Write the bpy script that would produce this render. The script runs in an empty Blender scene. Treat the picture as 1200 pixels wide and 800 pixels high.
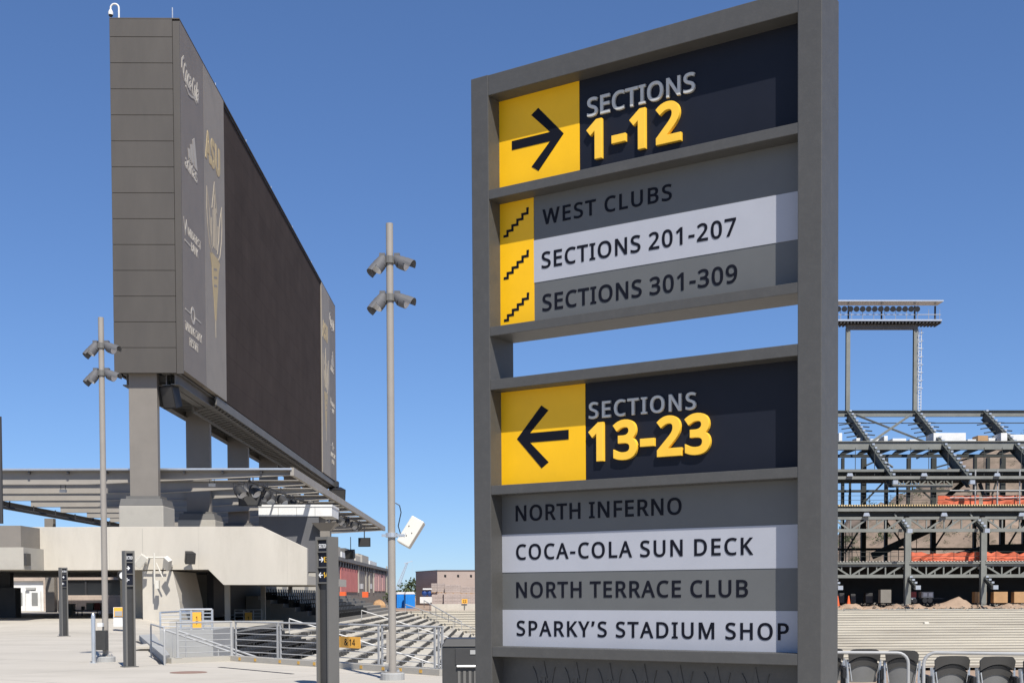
import bpy, bmesh, math, random
from mathutils import Vector, Matrix
random.seed(7)
R_ = math.radians
scene = bpy.context.scene
COL = scene.collection

# ------------------------------------------------------------------ camera
PXF, PCX, PCY = 1460.0, 600.0, 746.0          # focal length and principal point of a 1200 x 800 frame
PITCH, ROLL, YAW = -0.0336, -0.0035, 0.0164
EYE = Vector((0, 0, 1.75))
FWD = Vector((math.sin(YAW)*math.cos(PITCH), math.cos(YAW)*math.cos(PITCH), math.sin(PITCH)))
RGT0 = Vector((math.cos(YAW), -math.sin(YAW), 0)); UP0 = RGT0.cross(FWD)
RGT = RGT0*math.cos(ROLL) + UP0*math.sin(ROLL)
UPV = UP0*math.cos(ROLL) - RGT0*math.sin(ROLL)
cam_d = bpy.data.cameras.new('camera'); cam = bpy.data.objects.new('camera', cam_d); COL.objects.link(cam)
cam_d.sensor_width = 36; cam_d.lens = 36*PXF/1200
cam_d.shift_x = 0; cam_d.shift_y = (PCY-400)/1200
cam_d.clip_start = .1; cam_d.clip_end = 6000
M = Matrix((RGT, UPV, -FWD)).transposed().to_4x4(); M.translation = EYE
cam.matrix_world = M
scene.camera = cam

def ray(x, y): return FWD + RGT*((x-PCX)/PXF) - UPV*((y-PCY)/PXF)
def at(x, y, Y):
    "world point seen at pixel x,y at the distance Y along the stadium's axis"
    r = ray(x, y); return EYE + r*(Y/r.y)
def gnd(x, y, z=0.0):
    r = ray(x, y); return EYE + r*((z-EYE.z)/r.z)

# ------------------------------------------------------------------ light
SUN_EL, SUN_H = R_(51.3), Vector((.34, -.94, 0)).normalized()
TO_SUN = Vector((SUN_H.x*math.cos(SUN_EL), SUN_H.y*math.cos(SUN_EL), math.sin(SUN_EL)))
world = bpy.data.worlds.new('World'); scene.world = world; world.use_nodes = True
nt = world.node_tree; bg = nt.nodes['Background']
sky = nt.nodes.new('ShaderNodeTexSky'); sky.sky_type = 'NISHITA'; sky.sun_disc = False
sky.sun_elevation = SUN_EL; sky.sun_rotation = math.atan2(SUN_H.x, SUN_H.y)
sky.altitude = 350; sky.air_density = 1.0; sky.dust_density = 0.0; sky.ozone_density = 4.0; sky.air_density = .85
gam = nt.nodes.new('ShaderNodeGamma'); gam.inputs['Gamma'].default_value = .80
tint = nt.nodes.new('ShaderNodeMix'); tint.data_type = 'RGBA'; tint.blend_type = 'MULTIPLY'; tint.inputs['Factor'].default_value = 1
tint.inputs['B'].default_value = (.80, 1.04, 1.42, 1)                  # clear, dry desert sky
nt.links.new(sky.outputs[0], gam.inputs['Color']); nt.links.new(gam.outputs[0], tint.inputs['A']); nt.links.new(tint.outputs['Result'], bg.inputs[0])
bg.inputs[1].default_value = .09
sun_d = bpy.data.lights.new('sun', 'SUN'); sun = bpy.data.objects.new('sun', sun_d); COL.objects.link(sun)
sun_d.energy = 4.7; sun_d.angle = R_(.53); sun_d.color = (1, .955, .88)
sun.rotation_euler = TO_SUN.to_track_quat('Z', 'Y').to_euler(); sun.location = (20, -30, 60)
scene.view_settings.view_transform = 'Standard'; scene.view_settings.look = 'None'
scene.view_settings.gamma = 1; scene.view_settings.exposure = .42
scene.view_settings.use_curve_mapping = False
scene.cycles.max_bounces = 6; scene.cycles.diffuse_bounces = 3

# ------------------------------------------------------------------ materials
def mat(name, col, rough=.7, var=.12, scale=3.0, metal=0.0, bump=0.0, stain=None, stain_amt=.0, stain_scale=.6, stretch=(1,1,1), spec=.5, alpha=1.0):
    m = bpy.data.materials.new(name); m.use_nodes = True
    n = m.node_tree.nodes; l = m.node_tree.links; b = n['Principled BSDF']
    b.inputs['Roughness'].default_value = rough; b.inputs['Metallic'].default_value = metal
    b.inputs['Specular IOR Level'].default_value = spec
    if alpha < 1: b.inputs['Alpha'].default_value = alpha
    tc = n.new('ShaderNodeTexCoord'); mp = n.new('ShaderNodeMapping'); mp.inputs['Scale'].default_value = stretch
    l.new(tc.outputs['Object'], mp.inputs[0])
    no = n.new('ShaderNodeTexNoise'); no.inputs['Scale'].default_value = scale; no.inputs['Detail'].default_value = 6
    no.inputs['Roughness'].default_value = .62
    l.new(mp.outputs[0], no.inputs['Vector'])
    ramp = n.new('ShaderNodeMapRange'); ramp.inputs[1].default_value = .3; ramp.inputs[2].default_value = .7
    ramp.inputs[3].default_value = 1-var; ramp.inputs[4].default_value = 1+var
    l.new(no.outputs['Fac'], ramp.inputs[0])
    mul = n.new('ShaderNodeMix'); mul.data_type = 'RGBA'; mul.blend_type = 'MULTIPLY'; mul.inputs['Factor'].default_value = 1
    mul.inputs['A'].default_value = (*col, 1)
    cb = n.new('ShaderNodeCombineColor')
    for i in range(3): l.new(ramp.outputs[0], cb.inputs[i])
    l.new(cb.outputs[0], mul.inputs['B'])
    out = mul.outputs['Result']
    if stain:
        n2 = n.new('ShaderNodeTexNoise'); n2.inputs['Scale'].default_value = stain_scale; n2.inputs['Detail'].default_value = 8
        n2.inputs['Roughness'].default_value = .7
        l.new(mp.outputs[0], n2.inputs['Vector'])
        mr = n.new('ShaderNodeMapRange'); mr.inputs[1].default_value = .48; mr.inputs[2].default_value = .72
        mr.inputs[3].default_value = 0; mr.inputs[4].default_value = stain_amt
        l.new(n2.outputs['Fac'], mr.inputs[0])
        mx = n.new('ShaderNodeMix'); mx.data_type = 'RGBA'; l.new(mr.outputs[0], mx.inputs['Factor'])
        l.new(out, mx.inputs['A']); mx.inputs['B'].default_value = (*stain, 1); out = mx.outputs['Result']
    l.new(out, b.inputs['Base Color'])
    if bump:
        bp = n.new('ShaderNodeBump'); bp.inputs['Strength'].default_value = bump; bp.inputs['Distance'].default_value = .02
        n3 = n.new('ShaderNodeTexNoise'); n3.inputs['Scale'].default_value = scale*9; n3.inputs['Detail'].default_value = 4
        l.new(tc.outputs['Object'], n3.inputs['Vector']); l.new(n3.outputs['Fac'], bp.inputs['Height'])
        l.new(bp.outputs[0], b.inputs['Normal'])
    m['out_socket'] = out.node.name
    return m

def add_joints(m, w, h, rot, dark=.55, mortar=.012, offset=.5):
    "thin sawn joints in a pavement or block courses on a wall: multiplies the base colour"
    n = m.node_tree.nodes; l = m.node_tree.links; b = n['Principled BSDF']
    src = b.inputs['Base Color'].links[0].from_socket
    tc = n.new('ShaderNodeTexCoord'); mp = n.new('ShaderNodeMapping'); mp.inputs['Rotation'].default_value = rot
    l.new(tc.outputs['Object'], mp.inputs[0])
    br = n.new('ShaderNodeTexBrick'); br.inputs['Scale'].default_value = 1; br.inputs['Mortar Size'].default_value = mortar
    br.inputs['Brick Width'].default_value = w; br.inputs['Row Height'].default_value = h
    br.inputs['Color1'].default_value = (1, 1, 1, 1); br.inputs['Color2'].default_value = (.93, .93, .93, 1)
    br.inputs['Mortar'].default_value = (dark, dark, dark, 1); br.inputs['Mortar Smooth'].default_value = .2; br.offset = offset
    l.new(mp.outputs[0], br.inputs['Vector'])
    mul = n.new('ShaderNodeMix'); mul.data_type = 'RGBA'; mul.blend_type = 'MULTIPLY'; mul.inputs['Factor'].default_value = 1
    l.new(src, mul.inputs['A']); l.new(br.outputs['Color'], mul.inputs['B']); l.new(mul.outputs['Result'], b.inputs['Base Color'])
    return m

MT = dict(
    sign_paint=mat('charcoal_sign_paint', (.069, .067, .063), .5, .06, 9, bump=.04, stain=(.10, .096, .088), stain_amt=.35, stain_scale=22),
    sign_navy=mat('navy_sign_face', (.0095, .0115, .0195), .5, .06, 8, spec=.25),
    sign_grey=mat('grey_sign_stripe', (.112, .115, .114), .5, .04, 8),
    sign_white=mat('white_sign_stripe', (.38, .39, .43), .45, .03, 6),
    sign_yellow=mat('yellow_sign_tile', (.86, .475, .001), .5, .04, 6),
    digit_yellow=mat('gold_digit_paint', (.90, .53, .045), .4, .04, 12),
    letter_grey=mat('grey_metal_letter', (.50, .50, .48), .38, .05, 14),
    letter_dark=mat('navy_vinyl_letter', (.0055, .0065, .012), .6, .05, 10, spec=.15),
    clad=mat('dark_metal_cladding', (.071, .063, .054), .55, .10, .9, stain=(.056, .050, .044), stain_amt=.6, stretch=(1, 1, .25)),
    clad_dark=mat('cladding_shadow_gap', (.012, .011, .010), .7, .1),
    shade_grey=mat('painted_shade_grey', (.10, .10, .105), .7, .08, .8),  # shade put into the colour: suite block's lower wall, pole lamp heads
    raker=mat('shade_dark_raker', (.060, .066, .060), .65, .15, .7),  # steel darkened to paint in the shaded side of the rakers
    ad_a=mat('grey_advert_panel', (.20, .172, .142), .6, .05, .5, stain=(.15, .135, .118), stain_amt=.6),
    ad_b=mat('pale_advert_panel', (.27, .238, .195), .6, .05, .5, stain=(.21, .19, .16), stain_amt=.6),
    ad_white=mat('white_advert_print', (.42, .39, .34), .6, .05),
    ad_gold=mat('gold_advert_print', (.46, .36, .19), .6, .06),
    ad_pale=mat('pale_gold_outline', (.40, .345, .255), .6, .06),
    led=mat('unlit_screen_face', (.058, .046, .041), .9, .12, .35, spec=.08),
    steel_warm=mat('warm_grey_steel', (.20, .18, .155), .55, .07, .8, stain=(.2, .18, .155), stain_amt=.4),
    steel_beam=mat('grey_beam_steel', (.30, .275, .24), .6, .07, .8, stain=(.24, .22, .19), stain_amt=.4),
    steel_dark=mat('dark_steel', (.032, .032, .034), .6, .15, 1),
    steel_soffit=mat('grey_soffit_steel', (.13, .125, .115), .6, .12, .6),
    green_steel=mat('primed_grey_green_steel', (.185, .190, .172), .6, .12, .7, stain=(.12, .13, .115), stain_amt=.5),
    green_dark=mat('dark_and_shaded_steel', (.030, .034, .031), .7, .15, .7),  # dark steel; shade of the decks and rear frame is in this colour
    crane=mat('hazed_crane_paint', (.42, .47, .54), .6, .05, 1),  # pale blue-grey paints distance haze onto the boom
    mark=mat('worn_yellow_mark', (.62, .36, .07), .8, .2, 20),
    conc_dark=mat('grey_and_shade_concrete', (.20, .185, .16), .85, .1, 1),  # dark grey concrete; under the overhang its darkness paints in shade
    galv=mat('galvanised_steel', (.62, .63, .63), .35, .08, 5, metal=.75),
    rail_grey=mat('pale_grey_rail', (.36, .36, .355), .45, .08, 5),
    pole=mat('beige_pole_paint', (.285, .26, .228), .5, .05, 3),
    conc=mat('pale_concrete', (.51, .472, .405), .85, .07, .6, bump=.15, stain=(.41, .375, .315), stain_amt=.6, stain_scale=.55, stretch=(1, 1, .3)),
    conc_grey=mat('grey_concrete', (.40, .375, .325), .85, .08, .5, bump=.12, stain=(.28, .26, .225), stain_amt=.6, stain_scale=.5),
    conc_cool=mat('cool_grey_concrete', (.33, .33, .32), .85, .06, 1, bump=.1),
    pave=mat('concourse_concrete', (.475, .435, .37), .88, .07, .18, bump=.15, stain=(.33, .30, .25), stain_amt=.65, stain_scale=.16, stretch=(.8, 1.2, 1)),
    tread=mat('terrace_concrete', (.47, .435, .365), .88, .10, .5, bump=.1, stain=(.23, .20, .165), stain_amt=.75, stain_scale=.55, stretch=(.12, 1, 3)),
    tread_side=mat('side_terrace_concrete', (.47, .435, .365), .88, .10, .5, bump=.1, stain=(.23, .20, .165), stain_amt=.75, stain_scale=.55, stretch=(1, .12, 3)),
    dirt=mat('sandy_dirt', (.33, .235, .165), .95, .2, .5, bump=.6, stain=(.24, .17, .12), stain_amt=.7),
    hill=mat('desert_hillside', (.225, .168, .125), .95, .3, .09, bump=.8, stain=(.085, .070, .045), stain_amt=.9, stain_scale=.3),
    black=mat('black_plastic', (.012, .012, .013), .5, .1),
    charcoal=mat('charcoal_plastic', (.040, .039, .038), .5, .1, 8),
    seat_back=mat('charcoal_seat_shell', (.046, .044, .041), .48, .07, 6),
    seat_pan=mat('grey_seat_pan', (.155, .155, .152), .45, .05, 6),
    white=mat('white_paint', (.68, .68, .66), .6, .06, 1, stain=(.5, .48, .45), stain_amt=.4, stain_scale=.8),
    white_gloss=mat('white_plastic', (.60, .57, .50), .4, .04, 3),
    orange=mat('orange_mesh_netting', (.60, .135, .065), .8, .25, 1.2, stain=(.5, .07, .02), stain_amt=.6),
    orange_sign=mat('orange_sign_plate', (.85, .42, .05), .5, .05),
    cone=mat('orange_cone_plastic', (.75, .12, .03), .6, .05),
    tan_wall=add_joints(mat('tan_block_wall', (.46, .375, .31), .9, .1, .7), .9, .42, (R_(90), 0, 0), .8, .02),
    taupe=add_joints(mat('taupe_block_wall', (.40, .33, .29), .9, .06, .4), 3.0, 1.2, (R_(90), 0, 0), .88, .03),
    taupe_dark=mat('dark_taupe_wall', (.135, .115, .105), .9, .06, .4),
    glass=mat('dark_window_glass', (.02, .021, .023), .12, .1, 1),
    glass_grey=mat('grey_door_glass', (.21, .21, .20), .25, .08, 1),
    blue=mat('blue_plastic', (.012, .20, .62), .45, .06, 1),
    blue_dark=mat('dark_blue_plastic', (.02, .06, .22), .45, .06, 1),
    red=mat('faded_red_banner', (.56, .19, .17), .8, .12, .3),
    pink=mat('pale_red_banner', (.55, .33, .31), .8, .12, .3),
    ply=mat('plywood', (.42, .25, .12), .8, .12, 1),
    block=add_joints(mat('pinkish_concrete_block', (.44, .37, .335), .9, .1, .8), .62, .2, (R_(90), 0, 0), .74, .03),
    rust=mat('rusty_iron', (.24, .15, .115), .9, .2, 2),
    lumber=mat('new_lumber', (.62, .47, .24), .8, .1, 1),
    leaf=mat('dusty_foliage', (.055, .075, .03), .9, .3, 2),
    bark=mat('grey_bark', (.15, .11, .08), .9, .2, 2),
    redbin=mat('dull_red_plastic', (.22, .03, .025), .6, .1),
    paper=mat('white_paper', (.8, .8, .8), .7, .03),
    lens=mat('lamp_glass', (.55, .56, .58), .15, .05, 4),
)
add_joints(MT['led'], 2.4, 1.65, (R_(90), R_(90), 0), .72, .025, 0)
add_joints(MT['pave'], 6.2, 5.4, (0, 0, R_(34)), .5, .016, .5)
add_joints(MT['conc'], 4.9, 20, (R_(90), 0, 0), .8, .010, 0)

# ------------------------------------------------------------------ mesh helpers
WM = {}                                        # world matrix of every object built so far
def wm(o): return WM.get(o.name, Matrix.Identity(4)) if o else Matrix.Identity(4)

class MB:
    def __init__(s): s.v = []; s.f = []; s.mi = []
    def add(s, vs, fs, mi=0):
        k = len(s.v); s.v += [Vector(p) for p in vs]
        s.f += [[i+k for i in f] for f in fs]; s.mi += [mi]*len(fs); return s
    def box(s, x0, x1, y0, y1, z0, z1, mi=0):
        x0, x1 = sorted((x0, x1)); y0, y1 = sorted((y0, y1)); z0, z1 = sorted((z0, z1))
        return s.add([(x0,y0,z0),(x1,y0,z0),(x1,y1,z0),(x0,y1,z0),(x0,y0,z1),(x1,y0,z1),(x1,y1,z1),(x0,y1,z1)],
                     [(3,2,1,0),(4,5,6,7),(0,1,5,4),(1,2,6,5),(2,3,7,6),(3,0,4,7)], mi)
    def beam(s, p, q, w, h, up=(0,0,1), mi=0):
        "straight bar of section w (sideways) x h (along up), centred on p-q"
        p, q = Vector(p), Vector(q); d = (q-p).normalized(); up = Vector(up)
        a = d.cross(up)
        if a.length < 1e-4: a = d.cross(Vector((1,0,0)))
        a.normalize(); b = a.cross(d).normalized(); a *= w/2; b *= h/2
        vs = [p-a-b, p+a-b, p+a+b, p-a+b, q-a-b, q+a-b, q+a+b, q-a+b]
        return s.add(vs, [(0,1,2,3),(7,6,5,4),(0,4,5,1),(1,5,6,2),(2,6,7,3),(3,7,4,0)], mi)
    def ibeam(s, p, q, w, h, t=.06, up=(0,0,1), mi=0):
        p, q, up = Vector(p), Vector(q), Vector(up); d = (q-p).normalized()
        a = d.cross(up).normalized(); b = a.cross(d).normalized()
        o = b*(h/2-t/2)
        s.beam(p+o, q+o, w, t, up, mi); s.beam(p-o, q-o, w, t, up, mi); s.beam(p, q, t, h-2*t, up, mi); return s
    def tube(s, pts, r, n=8, mi=0, caps=True, r2=None):
        pts = [Vector(p) for p in pts]; m = len(pts); rings = []
        d0 = (pts[1]-pts[0]).normalized(); ref = Vector((0,0,1)) if abs(d0.z) < .9 else Vector((1,0,0))
        a = d0.cross(ref).normalized()
        vs = []
        for i, p in enumerate(pts):
            d = (pts[min(i+1,m-1)]-pts[max(i-1,0)]).normalized()
            a = (a-d*a.dot(d)).normalized(); b = d.cross(a)
            rr = r if r2 is None else r+(r2-r)*i/(m-1)
            for k in range(n):
                t = 2*math.pi*k/n; vs.append(p+(a*math.cos(t)+b*math.sin(t))*rr)
        fs = []
        for i in range(m-1):
            for k in range(n): fs.append((i*n+k, i*n+(k+1)%n, (i+1)*n+(k+1)%n, (i+1)*n+k))
        if caps: fs += [tuple(range(n-1,-1,-1)), tuple((m-1)*n+k for k in range(n))]
        return s.add(vs, fs, mi)
    def cone(s, p, q, r0, r1, n=14, mi=0, caps=True): return s.tube([p, q], r0, n, mi, caps, r1)
    def lathe(s, c, prof, n=16, mi=0):
        vs = []; m = len(prof)
        for r, z in prof:
            for k in range(n):
                t = 2*math.pi*k/n; vs.append((c[0]+r*math.cos(t), c[1]+r*math.sin(t), c[2]+z))
        fs = [(i*n+k, i*n+(k+1)%n, (i+1)*n+(k+1)%n, (i+1)*n+k) for i in range(m-1) for k in range(n)]
        fs += [tuple(range(n-1,-1,-1)), tuple((m-1)*n+k for k in range(n))]
        return s.add(vs, fs, mi)
    def prism(s, poly, vec, mi=0):
        "closed outline (3D points, in order) swept along vec"
        poly = [Vector(p) for p in poly]; vec = Vector(vec); n = len(poly)
        nrm = Vector((0,0,0))
        for i in range(n): nrm += (poly[i]-poly[0]).cross(poly[(i+1)%n]-poly[0])
        if nrm.dot(vec) > 0: poly = poly[::-1]
        vs = poly+[p+vec for p in poly]
        fs = [tuple(range(n)), tuple(range(2*n-1, n-1, -1))]+[((i+1)%n, i, i+n, (i+1)%n+n) for i in range(n)]
        return s.add(vs, fs, mi)
    def sphere(s, c, r, n=12, m=8, mi=0, sq=(1,1,1)):
        prof = [(max(1e-3, math.sin(math.pi*i/m))*r, -math.cos(math.pi*i/m)*r) for i in range(m+1)]
        k = len(s.v); s.lathe((0,0,0), prof, n, mi)
        for i in range(k, len(s.v)):
            p = s.v[i]; s.v[i] = Vector((p.x*sq[0]+c[0], p.y*sq[1]+c[1], p.z*sq[2]+c[2]))
        return s
    def xf(s, mtx):
        s.v = [mtx @ p for p in s.v]; return s
    def build(s, name, mats, parent=None, world_space=True, bevel=0, smooth=False, seg=2):
        me = bpy.data.meshes.new(name)
        inv = wm(parent).inverted() if (parent and world_space) else Matrix.Identity(4)
        me.from_pydata([inv @ p for p in s.v], [], s.f)
        for m in (mats if isinstance(mats, (list, tuple)) else [mats]): me.materials.append(MT[m] if isinstance(m, str) else m)
        me.polygons.foreach_set('material_index', s.mi)
        bm = bmesh.new(); bm.from_mesh(me)
        bmesh.ops.recalc_face_normals(bm, faces=bm.faces)
        if bevel: bmesh.ops.bevel(bm, geom=list(bm.edges), offset=bevel, segments=seg, affect='EDGES', profile=.6, clamp_overlap=True)
        bm.to_mesh(me); bm.free()
        if smooth:
            for p in me.polygons: p.use_smooth = True
            try: me.set_sharp_from_angle(angle=R_(38))
            except Exception: pass
        me.update()
        o = bpy.data.objects.new(name, me); COL.objects.link(o)
        if parent: o.parent = parent
        WM[o.name] = wm(parent).copy()
        return o

def tag(o, label=None, cat=None, group=None, kind=None):
    if label: o['label'] = label
    if cat: o['category'] = cat
    if group: o['group'] = group
    if kind: o['kind'] = kind
    return o
def thing(name, label, cat, loc=(0,0,0), rz=0, group=None):
    o = bpy.data.objects.new(name, None); COL.objects.link(o); o.empty_display_size = .2
    o.location = loc; o.rotation_euler = (0, 0, rz)
    WM[o.name] = Matrix.Translation(Vector(loc)) @ Matrix.Rotation(rz, 4, 'Z')
    return tag(o, label, cat, group)
def copy_thing(root, loc, rz, label, group=None):
    r = root.copy(); COL.objects.link(r); r.location = loc; r.rotation_euler = (0, 0, rz); r['label'] = label
    if group: r['group'] = group
    WM[r.name] = Matrix.Translation(Vector(loc)) @ Matrix.Rotation(rz, 4, 'Z')
    for ch in list(root.children):
        c = ch.copy(); COL.objects.link(c); c.parent = r
        for g in list(ch.children):
            d = g.copy(); COL.objects.link(d); d.parent = c
    return r

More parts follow.
